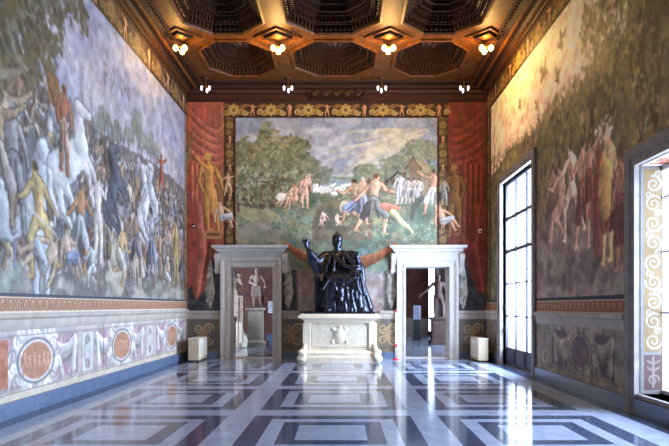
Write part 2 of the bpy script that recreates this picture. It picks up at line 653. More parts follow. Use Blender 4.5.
    def egg(s, a0, a1, b0, b1, base=(160, 124, 100), egg=(184, 150, 124), gap=(118, 84, 66), pitch=.21):
        s.rect(a0, a1, b0, b1, base)
        n = int((a1 - a0) / pitch)
        W = b1 - b0
        for k in range(n):
            x = a0 + (k + .5) * pitch
            s.ell((x, b0 + W * .5), pitch * .4, W * .42, gap, 1, .15)
            s.ell((x, b0 + W * .5), pitch * .27, W * .34, egg, 1, .2)
            s.ell((x, b0 + W * .45), pitch * .13, W * .22, (150, 96, 70), 1, .3)
        s.rect(a0, a1, b0, b0 + .02, (214, 196, 176))
        s.rect(a0, a1, b1 - .02, b1, (206, 186, 160))

    def cartouche(s, c, ru, rv, ground, frame, inner):
        s.ell(c, ru * 1.04, rv * 1.04, tuple(x * .62 for x in frame), 1, .05)
        s.ell(c, ru, rv, frame, 1, .05)
        for k in range(14):
            a = k / 14 * 6.283 + .2
            p = (c[0] + ru * .95 * math.cos(a), c[1] + rv * .95 * math.sin(a))
            s.scroll(p, ru * .17, tuple(x * (1.12 if k % 2 else .84) for x in frame), ru * .05, 1.2, 1 if k % 2 else -1, a)
        for sg in (-1, 1):
            s.scroll((c[0] + sg * ru * .5, c[1] + rv * 1.0), ru * .28, frame, ru * .09, 1.5, -sg, 1.57)
            s.scroll((c[0] + sg * ru * .42, c[1] - rv * 1.02), ru * .24, frame, ru * .08, 1.5, sg, -1.57)
        s.ell((c[0], c[1] + rv * 1.18), ru * .14, rv * .16, frame, 1, .2)
        s.ell(c, ru * .8, rv * .78, tuple(x * .6 for x in frame), 1, .06)
        s.ell(c, ru * .72, rv * .7, tuple(min(255, x * 1.05) for x in frame), 1, .06)
        s.ell(c, ru * .64, rv * .62, ground, 1, .06)
        for k in range(6):
            x = c[0] + (k - 2.5) * ru * .19
            s.fig((x, c[1] - rv * .42), rv * rng.uniform(.66, .84), rng.choice(['stand', 'stride', 'reach']), inner, None, d=rng.choice((-1, 1)), hair=tuple(x * .7 for x in inner), thin=.8)

    def dado_bay(s, uc, pitch, b0, b1, cols):
        """one painted dado bay centred on a medallion: panels with drapery, medallion, narrow pilaster panel"""
        W = pitch
        v0, v1 = b0 + .17, b1 - .1
        pk, pl, fr, gr, inner = cols
        for sg in (-1, 1):
            x0, x1 = sorted((uc + sg * .3, uc + sg * (W * .5 - .42)))
            s.rect(x0 - .04, x1 + .04, v0 - .04, v1 + .04, tuple(x * .78 for x in fr))
            s.rect(x0, x1, v0, v1, pk)
            s.mottle(x0, x1, v0, v1, [pl, tuple(x * .8 for x in pk)], 5, .6, int(uc * 10) + sg + 50, .5)
            s.swag((uc + sg * .55, v1 - .18), (uc + sg * (W * .5 - .5), v1 - .12), .18, .1, fr, 3)
            s.line([(uc + sg * (W * .5 - .52), v1 - .1), (uc + sg * (W * .5 - .58), v0 + .12)], [.05, .1], fr, 1, .3)
            s.line([(uc + sg * .68, v1 - .3), (uc + sg * .8, v0 + .05)], [.03, .08], tuple(x * .85 for x in fr), 1, .3)
        s.rect(uc + W * .5 - .26, uc + W * .5 + .26, v0 - .04, v1 + .04, tuple(x * .8 for x in fr))
        s.rect(uc + W * .5 - .22, uc + W * .5 + .22, v0, v1, fr)
        s.ell((uc + W * .5, (v0 + v1) / 2), .12, .3, tuple(x * .75 for x in fr), 1, .2, rim=.25)
        s.scroll((uc + W * .5, v1 - .15), .1, tuple(x * .7 for x in fr), .025, 1.4)
        s.scroll((uc + W * .5, v0 + .15), .1, tuple(x * .7 for x in fr), .025, 1.4, -1)
        s.cartouche((uc, (v0 + v1) / 2), .7, .46, gr, fr, inner)

    def finish(s, amp=.03, sat=.65, blur=1, grain=.12, seed=5, gain=1.0, pivot=None, con=1.0):
        """loose brushwork: wander the edges, break the flats, dull the pigments with age"""
        J, I = np.meshgrid(np.arange(s.h), np.arange(s.w), indexing='ij')
        A = amp * s.res * 2
        L_ = (s.u1 - s.u0)
        for cells, a in ((L_ * 3.2, A), (L_ * 8, A * .6)):
            dx = (vnoise(s.h, s.w, cells, 3, seed) - .5) * 2 * a
            dy = (vnoise(s.h, s.w, cells, 3, seed + 1) - .5) * 2 * a
            s.a = s.a[np.clip(np.round(J + dy).astype(int), 0, s.h - 1), np.clip(np.round(I + dx).astype(int), 0, s.w - 1)]
            seed += 3
        for _ in range(blur):
            p = np.pad(s.a, ((1, 1), (1, 1), (0, 0)), mode='edge')
            s.a = (p[1:-1, 1:-1] * 2 + p[:-2, 1:-1] + p[2:, 1:-1] + p[1:-1, :-2] + p[1:-1, 2:]) / 6
        for ch in range(3):
            n = vnoise(s.h, s.w, L_ * 6, 5, seed + 20 + ch)
            s.a[..., ch] *= 1 + (n - .5) * 2 * grain * .6
        n = vnoise(s.h, s.w, L_ * 5, 6, seed + 40)
        s.a *= (1 + (n - n.mean()) / n.std() * grain * .55)[..., None]
        g = s.a.mean(-1, keepdims=True)
        s.a = (g + (s.a - g) * sat) * gain
        m = np.array(pivot if pivot else (130, 125, 122), float)
        s.a = m + (s.a - m) * con

    def sample(s, U, V):
        i = np.clip(np.round((U - s.u0) * s.res).astype(int), 0, s.w - 1)
        j = np.clip(np.round((V - s.v0) * s.res).astype(int), 0, s.h - 1)
        c = np.clip(s.a[j, i], 0, 255) / 255.0
        return np.where(c <= 0.04045, c / 12.92, ((c + 0.055) / 1.055) ** 2.4)


def painted(name, cv, rects, place, thick=0.0, parent=None, step=1.0, frames=None):
    """grid mesh(es) of cv over rects (u0,u1,v0,v1); place(U,V,d)->xyz arrays, d = depth behind the face"""
    vs_, fs, cols, n0 = [], [], [], 0
    for (a0, a1, b0, b1) in rects:
        nu = max(2, int(round((a1 - a0) * cv.res / step)) + 1)
        nv = max(2, int(round((b1 - b0) * cv.res / step)) + 1)
        U, V = np.meshgrid(np.linspace(a0, a1, nu), np.linspace(b0, b1, nv))
        vs_.append(place(U.ravel(), V.ravel(), 0.0))
        cols.append(cv.sample(U.ravel(), V.ravel()))
        idx = np.arange(nu * nv).reshape(nv, nu) + n0
        f = np.stack([idx[:-1, :-1], idx[:-1, 1:], idx[1:, 1:], idx[1:, :-1]], -1).reshape(-1, 4)
        fs.append(f)
        n0 += nu * nv
        if thick:
            bu = np.array([a0, a1, a1, a0])
            bv = np.array([b0, b0, b1, b1])
            vs_.append(place(bu, bv, 0.0))
            vs_.append(place(bu, bv, thick))
            c = cv.sample(bu, bv)
            cols += [c, c]
            k = n0
            fs.append(np.array([[k, k + 1, k + 5, k + 4], [k + 1, k + 2, k + 6, k + 5], [k + 2, k + 3, k + 7, k + 6], [k + 3, k, k + 4, k + 7], [k + 7, k + 6, k + 5, k + 4]]))
            n0 += 8
    v = np.concatenate(vs_)
    f = np.concatenate(fs)
    c = np.concatenate(cols)
    me = bpy.data.meshes.new(name)
    me.vertices.add(len(v))
    me.vertices.foreach_set('co', v.astype(np.float32).ravel())
    me.loops.add(f.size)
    me.loops.foreach_set('vertex_index', f.astype(np.int32).ravel())
    me.polygons.add(len(f))
    me.polygons.foreach_set('loop_start', np.arange(0, f.size, 4, dtype=np.int32))
    me.update(calc_edges=True)
    at = me.color_attributes.new('paint', 'FLOAT_COLOR', 'POINT')
    cc = np.ones((len(v), 4), np.float32)
    cc[:, :3] = c
    at.data.foreach_set('color', cc.ravel())
    me.materials.append(M['paint'])
    me.validate()
    o = bpy.data.objects.new(name, me)
    COL.objects.link(o)
    if parent:
        o.parent = parent
    return o


S = YB / F
Pback = lambda px, py: ((px - 343.5) * S, 1.6 + (306 - py) * S)


def Pleft(px, py):
    y = -XL * F / (343.5 - px)
    return (y, 1.6 + (306 - py) * y / F)


def Pright(px, py):
    y = XR * F / (px - 343.5)
    return (y, 1.6 + (306 - py) * y / F)


def place_back(U, V, d):
    return np.stack([U, np.full_like(U, YB + d), V], -1)


def place_left(U, V, d):
    return np.stack([np.full_like(U, XL - d), U, V], -1)


def place_right(U, V, d):
    return np.stack([np.full_like(U, XR + d), U, V], -1)


# ================================================================== paintings
Y0P = 5.4
# ---------- left wall
cvL = Canvas(Y0P, YB, 0, ZC, 56, (168, 158, 150), Pleft)
L = Pleft
b0, b1, p0, p1 = 5.4, 17.38, 1.795, 7.37
cvL.lx = 0.8
cvL.grad(b0, b1, 4.0, p1, (188, 178, 184), (142, 152, 188))
cvL.mottle(b0, b1, 4.0, p1, [(172, 178, 206), (200, 184, 178), (132, 142, 176)], 7, .5, 3)
for k in range(26):
    u, v = rng.uniform(8, 17), rng.uniform(5, 7.3)
    cvL.cap((u, v), (u + rng.uniform(.6, 1.6), v - rng.uniform(.3, .8)), .05, .12, rng.choice([(204, 188, 178), (186, 188, 204), (160, 162, 184)]), .35)
# distant trees behind the crowd
for px, py, h, w in [(108, 146, 1.1, 1.0), (116, 150, .9, .8), (128, 150, .8, .7), (137, 158, 1.7, .8), (141, 160, 1.2, .7), (150, 162, 1.2, .7), (100, 140, .7, .7), (156, 166, .9, .8)]:
    cvL.tree(L(px, py), h * .62, w * .8, [(122, 128, 128), (140, 144, 136), (152, 152, 142)], (128, 122, 118), 110, .06)
crowd = [L(0, 66), L(30, 78), L(52, 92), L(68, 100), L(84, 122), L(100, 132), L(120, 144), L(146, 158), L(170, 176), (b1, L(184, 190)[1]), (b1, p0), (b0, p0), (b0, 5.6)]
cvL.poly(crowd, (122, 112, 110))
cvL.mottle(b0, b1, p0, 4.9, [(90, 84, 86), (150, 138, 130)], 24, .5, 8)
cvL.grad(b0, b1, p0, 2.25, (176, 172, 160), (128, 120, 114))
cvL.mottle(b0, b1, p0, 2.3, [(150, 158, 140), (196, 186, 170), (112, 106, 102)], 14, .7, 5)
pal = [(176, 146, 122), (160, 134, 118), (146, 142, 146), (188, 168, 148), (132, 136, 150), (120, 100, 88), (186, 184, 186), (150, 120, 96), (112, 116, 128)]
clo = [None, None, (142, 146, 160), (186, 178, 168), (112, 96, 92), (158, 120, 96), (120, 122, 134), (178, 150, 110), (196, 188, 176), (140, 96, 76)]


def crowdtop(u):
    px = 343.5 + XL * F / u
    xs_ = [-200, 0, 30, 52, 68, 84, 100, 120, 146, 170, 186]
    ys_ = [40, 72, 84, 98, 106, 126, 138, 150, 164, 182, 196]
    py = np.interp(px, xs_, ys_)
    return 1.6 + (306 - py) * u / F


items = []
for k in range(430):
    u = rng.uniform(b0, b1 - .1)
    top = crowdtop(u)
    v = rng.uniform(2.1, max(2.4, top - .9))
    items.append((v, u))
items.sort(reverse=True)
for v, u in items:
    t = (v - 2.0) / 3.0
    h = (1.35 - .45 * t) * rng.uniform(.8, 1.1)
    cl = rng.choice(clo)
    if rng.random() < .16 and v > 2.4:
        cvL.horse((u, v + .5), rng.uniform(.8, 1.1), rng.choice([(188, 186, 190), (140, 126, 118), (104, 92, 90), (168, 168, 176), (206, 202, 200)]), rng.choice((-1, 1)), rng.uniform(-.1, .6))
    else:
        cvL.fig((u, v), h, rng.choice(['stand', 'reach', 'stride', 'stand', 'back']), rng.choice(pal), cl, rng.choice((-1, 1)), rng.uniform(-.18, .18), hair=rng.choice([(84, 74, 72), (150, 146, 150), (110, 84, 66), (170, 168, 170)]))
# lances and banners above the crowd
for k in range(70):
    u = rng.uniform(7.5, 17)
    v = crowdtop(u) - rng.uniform(.2, 1.2)
    a = rng.uniform(-.5, .5)
    l = rng.uniform(.6, 1.3)
    cvL.cap((u, v), (u + l * math.sin(a), v + l * math.cos(a)), .014, .01, rng.choice([(86, 70, 62), (176, 166, 150)]), .9)
q = L(50, 78)
cvL.poly([(q[0] - .3, q[1] + .3), (q[0] + .25, q[1] + .1), (q[0] + .4, q[1] - .55), (q[0] - .05, q[1] - .35)], (150, 106, 70))
cvL.cap((q[0] - .35, q[1] + .4), (q[0] + .6, q[1] - 1.2), .03, .03, (96, 66, 50))
for px, py in ((105, 72), (112, 78), (122, 85), (128, 88)):
    cvL.leaves(L(px, py), .12, .22, 14, .07, [(112, 112, 104), (140, 132, 122)], .5)
# large horses and riders at the near end
q = L(8, 205)
cvL.horse((q[0], q[1]), 2.3, (190, 192, 198), 1, .12)
cvL.fig((q[0] - .1, q[1] - .1), 2.0, 'reach', (176, 150, 122), (132, 128, 132), 1, .05, (150, 146, 150))
q = L(70, 160)
cvL.horse((q[0], q[1]), 1.75, (206, 204, 204), 1, .6)
cvL.fig((q[0] - .25, q[1] - .25), 1.5, 'stand', (186, 112, 84), (190, 150, 130), 1, 0, (120, 70, 54))
q = L(17, 150)
cvL.fig((q[0], q[1] - 1.2), 1.9, 'stand', (146, 142, 142), (128, 124, 126), 1, .1, (156, 156, 160))
q = L(2, 150)
cvL.fig((q[0], q[1] - 1.0), 1.9, 'reach', (164, 138, 112), (160, 150, 140), 1, .1, (110, 96, 86))
q = L(112, 188)
cvL.horse((q[0], q[1]), 1.3, (92, 96, 110), 1, .9)
q = L(144, 205)
cvL.horse((q[0], q[1]), 1.4, (196, 196, 200), 1, 1.0)
q = L(152, 195)
cvL.horse((q[0], q[1]), 1.1, (178, 180, 188), -1, .8)
q = L(161, 180)
cvL.fig((q[0], q[1] - .3), 1.0, 'reach', (186, 96, 78), (186, 90, 74), 1, 0)
# foreground fighters and the fallen
cvL.fig(L(42, 274), 1.75, 'stride', (198, 164, 108), None, -1, .05, (96, 76, 60))
cvL.cap(L(28, 205), L(56, 236), .03, .02, (190, 180, 166))
cvL.fig(L(78, 268), 1.6, 'stride', (190, 136, 92), (180, 180, 184), 1, -.05, (120, 110, 108))
cvL.fig(L(98, 262), 1.75, 'back', (212, 200, 188), None, 1, .02, (130, 110, 96))
cvL.fig(L(26, 289), 1.5, 'sit', (202, 172, 142), (160, 160, 170), -1, -.9, (110, 84, 64))
cvL.fig(L(72, 290), 1.3, 'sit', (188, 158, 136), (134, 140, 166), 1, .25, (100, 80, 66))
cvL.fig(L(94, 290), 1.0, 'kneel', (188, 188, 186), (204, 202, 196), -1, .1, (110, 96, 80))
cvL.ell(L(118, 268), .45, .62, (186, 176, 156), .95, .15)
cvL.fig(L(114, 282), 1.5, 'kneel', (196, 160, 112), (184, 178, 160), 1, -.35, (120, 96, 70))
cvL.fig(L(146, 292), 1.2, 'sit', (198, 180, 156), None, -1, .5, (110, 84, 64))
cvL.fig(L(164, 290), 1.1, 'sit', (190, 168, 140), (200, 196, 190), 1, -.5)
cvL.fig(L(176, 283), 1.9, 'stand', (188, 158, 104), None, -1, .03, (96, 76, 60))
cvL.fig(L(152, 280), 1.8, 'reach', (150, 152, 164), (130, 136, 156), 1, .05)
cvL.fig(L(136, 276), 1.5, 'stride', (150, 120, 110), (120, 110, 124), 1, .1)
# overhanging tree at the near end
for k in range(60):
    px, py = rng.uniform(-60, 30), rng.uniform(-80, 62)
    cvL.leaves(L(px, py), .5, .45, 22, .09, [(70, 68, 50), (98, 92, 62), (84, 92, 84), (112, 98, 60), (126, 126, 104)], .8, rot=-.9)
for px, py in ((38, 8), (46, 20), (42, 34), (36, 48), (50, 8), (56, 2), (66, 0), (72, 6), (80, 14), (84, 22), (58, 36), (46, 46), (30, 62), (60, 22), (28, 70), (40, 58), (52, 52)):
    cvL.leaves(L(px, py), .16, .32, 26, .075, [(82, 78, 60), (112, 102, 74), (96, 98, 88)], .8, rot=-.9)
cvL.line([L(-10, 76), L(8, 72), L(28, 68)], [.09, .06, .03], (140, 132, 112))
cvL.line([L(6, 20), L(16, 56), L(30, 84)], [.05, .04, .02], (132, 122, 104))
# soft overall weathering
cvL.finish(.018, .74, 1, .1, 5, .84, (120, 114, 110), 1.12)
# borders
cvL.rect(b0, YB, p0 - .045, p0 + .0, (66, 66, 80))
cvL.egg(Y0P, YB, 1.50, p0 - .045, pitch=.20)
cvL.frieze(Y0P, YB, p1, 8.0, False, dark=(58, 42, 32), golds=((112, 88, 56), (128, 106, 70), (92, 68, 44)))
cvL.rect(b1, YB, p0, p1, (96, 84, 66))
cvL.frieze(b1 + .02, YB, p0, p1, True, dark=(60, 52, 40), golds=((140, 120, 76), (150, 136, 100), (116, 96, 64)))
cvL.rect(Y0P, YB, 8.0, ZC, (90, 60, 36))
# dado
keepL = cvL.a.copy()
cvL.rect(Y0P, YB, 0, 1.5, (190, 176, 168))
cvL.mottle(Y0P, YB, 0.2, 1.5, [(172, 166, 172), (200, 182, 164)], 18, .6, 21)
dl = ((180, 142, 150), (196, 176, 184), (202, 196, 192), (178, 126, 98), (196, 150, 120))
for uc in (5.45, 9.02, 12.5, 16.15):
    cvL.dado_bay(uc, 3.58, .23, 1.22, dl)
for u in (7.22, 11.2, 14.75):
    cvL.rect(u + .3, u + .33, .23, 1.24, (120, 108, 104))
w7 = (7.35, 8.25)
cvL.rect(w7[0], w7[1], .42, 1.12, (176, 112, 84))
cvL.mottle(w7[0], w7[1], .42, 1.12, [(150, 84, 66), (194, 142, 116)], 5, .7, 91)
cvL.rect(Y0P, YB, .23, .33, (198, 184, 166))
cvL.rect(Y0P, YB, .33, .345, (140, 124, 112))
cvL.rect(Y0P, YB, 1.16, 1.17, (150, 138, 134))

jd = int(1.5 * cvL.res)
cvL.finish(.008, .95, 0, .06, 55, .98, (150, 142, 140), .95)
cvL.a[jd:] = keepL[jd:]

# ---------- right wall
cvR = Canvas(Y0P, YB, 0, ZC, 56, (126, 112, 104), Pright)
R = Pright
b0, b1, p0, p1 = 5.4, 17.05, 1.77, 7.44
cvR.lx = -0.8
cvR.rect(b0, b1, p0, p1, (84, 76, 50))
cvR.mottle(b0, b1, p0, p1, [(112, 96, 52), (58, 58, 42), (126, 104, 62)], 14, .75, 4)
for k in range(90):
    q = (rng.uniform(b0, 16.5), rng.uniform(3.2, p1))
    cvR.leaves(q, .55, .5, 26, .08, [(60, 60, 40), (96, 88, 50), (128, 108, 56), (76, 80, 58), (108, 92, 58)], .7, rot=1.1)
for px, py, py2 in ((612, 110, 12), (640, 90, 5), (655, 120, 20), (590, 150, 90)):
    cvR.line([R(px, py), R(px + 3, (py + py2) / 2), R(px, py2)], [.12, .09, .06], (62, 50, 36), .8)
sky = [(17.6, 6.0), R(492, 175), R(500, 168), R(508, 150), R(522, 142), R(538, 128), R(552, 112), R(566, 98), R(580, 88), R(596, 72), R(608, 60), R(618, 42), R(628, 24), (R(628, 0)[0], 7.7), (17.6, 7.7)]
cvR.poly(sky, (200, 164, 142))
w = cvR.win(8.5, 17.1, 4.0, 7.5)
msk = Canvas(Y0P, YB, 0, ZC, 56, (0, 0, 0), Pright)
msk.poly(sky, (1, 1, 1))
n1 = vnoise(cvR.h, cvR.w, 9, 5, 31)[..., None]
n2 = vnoise(cvR.h, cvR.w, 22, 4, 32)[..., None]
skc = np.array([204, 160, 138.]) * (1 - n1) + np.array([196, 166, 150.]) * n1 + (n2 - .5) * 40
Vn = (np.linspace(0, ZC, cvR.h) / ZC)[:, None, None]
skc = skc * (1 - .0) + (np.array([214, 196, 140.]) - skc) * np.clip((Vn - .66) * 3, 0, .75)
cvR.a = cvR.a * (1 - msk.a) + skc * msk.a
for k in range(60):
    t = k / 59
    px = 500 + 118 * t
    py = np.interp(px, [500, 538, 566, 596, 618], [166, 130, 98, 74, 40]) + rng.uniform(-2, 5)
    cvR.leaves(R(px, py), .3, .3, 16, .07, [(110, 98, 60), (92, 88, 56), (134, 112, 74)], .6, rot=1.1)
for px, py in ((596, 30), (600, 44), (594, 56), (604, 16), (588, 40), (606, 62), (612, 30), (586, 24), (600, 5), (590, 10)):
    cvR.leaves(R(px, py), .25, .35, 34, .07, [(128, 112, 58), (150, 130, 74), (106, 96, 52)], .75, rot=1.1)
for px, py, s_, a_ in ((544, 71, .3, .5), (562, 40, .26, 1.3), (558, 76, .2, 1.2), (520, 104, .2, 1.2), (537, 105, .16, 1.0)):
    q = R(px, py)
    cvR.ell(q, s_, s_ * .3, (112, 96, 66), .95, .3, a_)
    cvR.ell((q[0] - s_ * .3, q[1] + s_ * .2), s_ * .7, s_ * .22, (122, 106, 74), .95, .3, a_ + 1.2)
    cvR.ell((q[0] + s_ * .2, q[1] - s_ * .3), s_ * .6, s_ * .2, (100, 84, 58), .95, .3, a_ - 1.0)
for k in range(420):
    q = (rng.uniform(b0, 15.5), rng.uniform(3.4, p1))
    if msk.a[int((q[1]) * 56), int((q[0] - Y0P) * 56), 0] > .5 and q[0] > 8.9 + (p1 - q[1]) * .8:
        continue
    cvR.leaves(q, .22, .2, 9, .055, rng.choice([[(58, 58, 38), (50, 50, 40)], [(136, 120, 66), (150, 134, 78)], [(104, 98, 58), (92, 92, 60)], [(122, 96, 60), (84, 84, 62)]]), .8, rot=1.1)
for k in range(30):
    q = (rng.uniform(8.3, 9.3), rng.uniform(6.2, 7.4))
    cvR.leaves(q, .3, .3, 14, .07, [(128, 114, 60), (152, 134, 78), (100, 92, 50)], .8, rot=1.1)
# foliage by the far corner
for k in range(34):
    cvR.leaves((rng.uniform(16.0, 17.05), rng.uniform(1.8, 5.6)), .3, .4, 14, .08, [(66, 66, 46), (92, 90, 58), (112, 100, 66)], .7)
# ground and rocks
cvR.poly([(5.4, p0), (5.4, 3.4), R(600, 235), R(575, 240), R(560, 235), R(545, 230), (15.9, 3.5), (16.5, p0)], (104, 84, 76))
cvR.mottle(5.4, 16.5, p0, 3.5, [(140, 112, 96), (82, 66, 62), (122, 108, 92)], 16, .75, 66)
cvR.mottle(9.2, 13.3, 3.3, 4.6, [(70, 62, 52), (110, 86, 74)], 10, .6, 69)
sk = [(188, 146, 122), (168, 124, 106), (156, 112, 96)]
cvR.fig(R(552, 245), 1.7, 'stand', (140, 106, 88), (112, 74, 70), 1, .05, thin=.9)
cvR.fig(R(560, 248), 1.9, 'kneel', (170, 130, 112), None, 1, .1)
cvR.fig(R(572, 240), 1.9, 'stride', (206, 168, 144), None, 1, .05)
cvR.fig(R(583, 248), 2.0, 'reach', (182, 132, 108), (140, 74, 62), -1, 0)
cvR.fig(R(590, 222), 1.5, 'stand', (160, 112, 92), (128, 60, 52), -1, 0)
cvR.fig(R(609, 262), 2.25, 'stand', (196, 150, 96), (146, 62, 54), 1, 0, (180, 160, 140), thin=.8)
cvR.line([R(606, 168), R(607, 205)], [.2, .24], (200, 152, 72), .9, .3)
cvR.line([R(600, 150), R(596, 200), R(598, 250)], [.08, .12, .16], (132, 52, 46), .85, .3)
cvR.fig(R(622, 270), 1.9, 'stand', (150, 96, 70), (110, 54, 46), 1, 0, thin=.8)
cvR.leaves(R(604, 130), .3, .2, 20, .06, [(206, 190, 176), (186, 160, 140)], .8)
cvR.finish(.018, .74, 1, .14, 15, 1.36, (110, 96, 84), 1.0)
cvR.rect(b0, YB, p0 - .06, p0, (44, 40, 46))
cvR.egg(Y0P, YB, 1.47, p0 - .06, base=(150, 96, 66), egg=(190, 140, 92), gap=(84, 50, 44), pitch=.2)
cvR.frieze(Y0P, YB, p1, 8.0, False, dark=(56, 42, 26), golds=((140, 106, 52), (160, 128, 66), (112, 82, 42)))
cvR.rect(b1, YB, p0, p1, (70, 62, 44))
cvR.frieze(b1 + .02, YB, p0, p1, True, dark=(52, 46, 34), golds=((116, 100, 62), (130, 116, 80), (92, 78, 52)))
cvR.rect(Y0P, YB, 8.0, ZC, (90, 60, 36))
keepR = cvR.a.copy()
cvR.rect(Y0P, YB, 0, 1.47, (166, 146, 124))
cvR.mottle(Y0P, YB, 0.2, 1.47, [(140, 122, 108), (180, 160, 138)], 18, .6, 22)
dr = ((96, 74, 84), (128, 100, 104), (176, 158, 136), (112, 84, 96), (140, 108, 112))
for uc in (7.0, 10.7):
    cvR.dado_bay(uc, 3.6, .23, 1.20, dr)
cvR.rect(16.25, YB, .3, 1.2, (150, 132, 112))
cvR.rect(Y0P, YB, .23, .33, (168, 150, 128))
cvR.rect(Y0P, YB, .33, .345, (110, 96, 84))

jd = int(1.47 * cvR.res)
cvR.finish(.01, .85, 1, .18, 57, .95, (110, 98, 92), .9)
cvR.a[jd:] = keepR[jd:]

# ---------- far wall
cvB = Canvas(XL, XR, 0, ZC, 66, (118, 76, 60), Pback)
B = Pback
cvB.lx = 0.8


def BR(x0, x1, y0, y1, c, al=1.0):
    a, b = B(x0, y1), B(x1, y0)
    cvB.rect(a[0], b[0], a[1], b[1], c, al)


def BG(x0, x1, y0, y1, ct, cb_):
    a, b = B(x0, y1), B(x1, y0)
    cvB.grad(a[0], b[0], a[1], b[1], cb_, ct)


# red hangings left and right
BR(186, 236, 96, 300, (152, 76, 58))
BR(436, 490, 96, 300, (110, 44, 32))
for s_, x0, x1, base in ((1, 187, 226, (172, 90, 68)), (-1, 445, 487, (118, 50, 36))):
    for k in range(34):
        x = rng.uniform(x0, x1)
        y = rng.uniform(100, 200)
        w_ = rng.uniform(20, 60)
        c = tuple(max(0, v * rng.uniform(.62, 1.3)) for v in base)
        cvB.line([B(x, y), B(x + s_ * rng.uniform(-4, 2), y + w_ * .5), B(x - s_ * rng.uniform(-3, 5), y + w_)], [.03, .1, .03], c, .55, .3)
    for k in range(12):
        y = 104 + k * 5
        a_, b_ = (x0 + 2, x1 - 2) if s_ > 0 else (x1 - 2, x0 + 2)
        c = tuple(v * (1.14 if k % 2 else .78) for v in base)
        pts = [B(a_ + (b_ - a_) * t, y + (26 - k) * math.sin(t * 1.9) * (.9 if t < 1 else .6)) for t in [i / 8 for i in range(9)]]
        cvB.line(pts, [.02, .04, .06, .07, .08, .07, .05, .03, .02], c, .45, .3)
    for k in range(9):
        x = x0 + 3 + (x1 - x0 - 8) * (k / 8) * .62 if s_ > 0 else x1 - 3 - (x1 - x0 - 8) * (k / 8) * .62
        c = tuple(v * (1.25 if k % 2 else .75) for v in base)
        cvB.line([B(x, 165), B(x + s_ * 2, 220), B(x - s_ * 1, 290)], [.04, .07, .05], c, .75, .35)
# dark ground behind the herms beside the doors
for x0, x1 in ((188, 220), (281, 298), (383, 400), (455, 487)):
    BR(x0, x1, 262, 311, (56, 58, 62))
    a_, c_ = B(x0, 311), B(x1, 262)
    cvB.mottle(a_[0], c_[0], a_[1], c_[1], [(76, 74, 70), (40, 44, 52)], 4, .7, int(x0))
cvB.poly([B(188, 200), B(214, 215), B(216, 248), B(207, 285), B(196, 302), B(192, 285), B(188, 290)], (150, 68, 54))
cvB.line([B(199, 205), B(203, 250), B(197, 296)], [.06, .12, .05], (186, 104, 82), .8, .3)
cvB.line([B(208, 210), B(211, 245), B(204, 280)], [.05, .09, .05], (120, 48, 40), .8, .3)
cvB.poly([B(487, 200), B(462, 235), B(466, 262), B(476, 290), B(487, 296)], (120, 50, 38))
cvB.line([B(478, 205), B(474, 250), B(482, 290)], [.06, .12, .05], (150, 66, 48), .8, .3)
# middle field between the doors
BG(297, 384, 262, 312, (150, 132, 124), (140, 112, 108))
a_, c_ = B(297, 312), B(384, 262)
cvB.mottle(a_[0], c_[0], a_[1], c_[1], [(172, 138, 130), (116, 102, 100), (160, 150, 142)], 3, .8, 12)
for x in (297, 384):
    BR(x - 1, x + 1, 255, 312, (96, 84, 76))

# landscape
fx0_, fx1_, fy0_, fy1_ = 235.5, 437.5, 118, 268
BG(fx0_, fx1_, 118, 190, (126, 138, 164), (166, 164, 160))
a_, c_ = B(fx0_, 195), B(fx1_, 118)
cvB.mottle(a_[0], c_[0], a_[1], c_[1], [(110, 124, 156), (160, 156, 162), (146, 150, 168)], 5, .6, 41)
for k in range(30):
    x, y = rng.uniform(240, 340), rng.uniform(122, 160)
    cvB.ell(B(x, y), rng.uniform(.2, .5), rng.uniform(.06, .14), rng.choice([(184, 180, 186), (132, 144, 170), (160, 164, 180)]), .4, .9, rng.uniform(-.3, .2))
for k in range(46):   # rays of light from the upper right
    a = math.radians(rng.uniform(182, 214))
    l0, l1 = rng.uniform(0.2, 1.2), rng.uniform(1.4, 3.4)
    o_ = B(434, 128)
    cvB.cap((o_[0] + l0 * math.cos(a), o_[1] + l0 * math.sin(a)), (o_[0] + l1 * math.cos(a), o_[1] + l1 * math.sin(a)), .03, .06,
            rng.choice([(196, 182, 138), (206, 190, 150), (164, 164, 158), (186, 176, 150)]), .38)
cvB.poly([B(236, 182), B(300, 172), B(345, 178), B(380, 172), B(438, 165), B(438, 270), B(236, 270)], (120, 128, 108))
cvB.poly([B(305, 182), B(330, 178), B(352, 182), B(352, 192), B(300, 192)], (132, 148, 150))
BG(fx0_, fx1_, 190, 268, (112, 122, 98), (96, 112, 96))
a_, c_ = B(fx0_, 268), B(fx1_, 186)
cvB.mottle(a_[0], c_[0], a_[1], c_[1], [(138, 140, 104), (84, 108, 92), (156, 146, 112), (96, 96, 78)], 8, .6, 43)
cvB.poly([B(236, 202), B(262, 206), B(290, 222), B(300, 232), B(280, 236), B(255, 224), B(236, 214)], (160, 148, 108), .8)
cvB.poly([B(238, 228), B(262, 218), B(282, 226), B(290, 240), B(250, 245), B(236, 240)], (128, 124, 112), .8)
cvB.line([B(240, 203), B(252, 206), B(262, 208)], [.05, .07, .03], (92, 88, 84))

for k in range(60):
    cvB.leaves(B(rng.uniform(238, 436), rng.uniform(242, 272)), .35, .12, 12, .08, [(104, 122, 116), (84, 104, 98), (112, 126, 104)], .5)
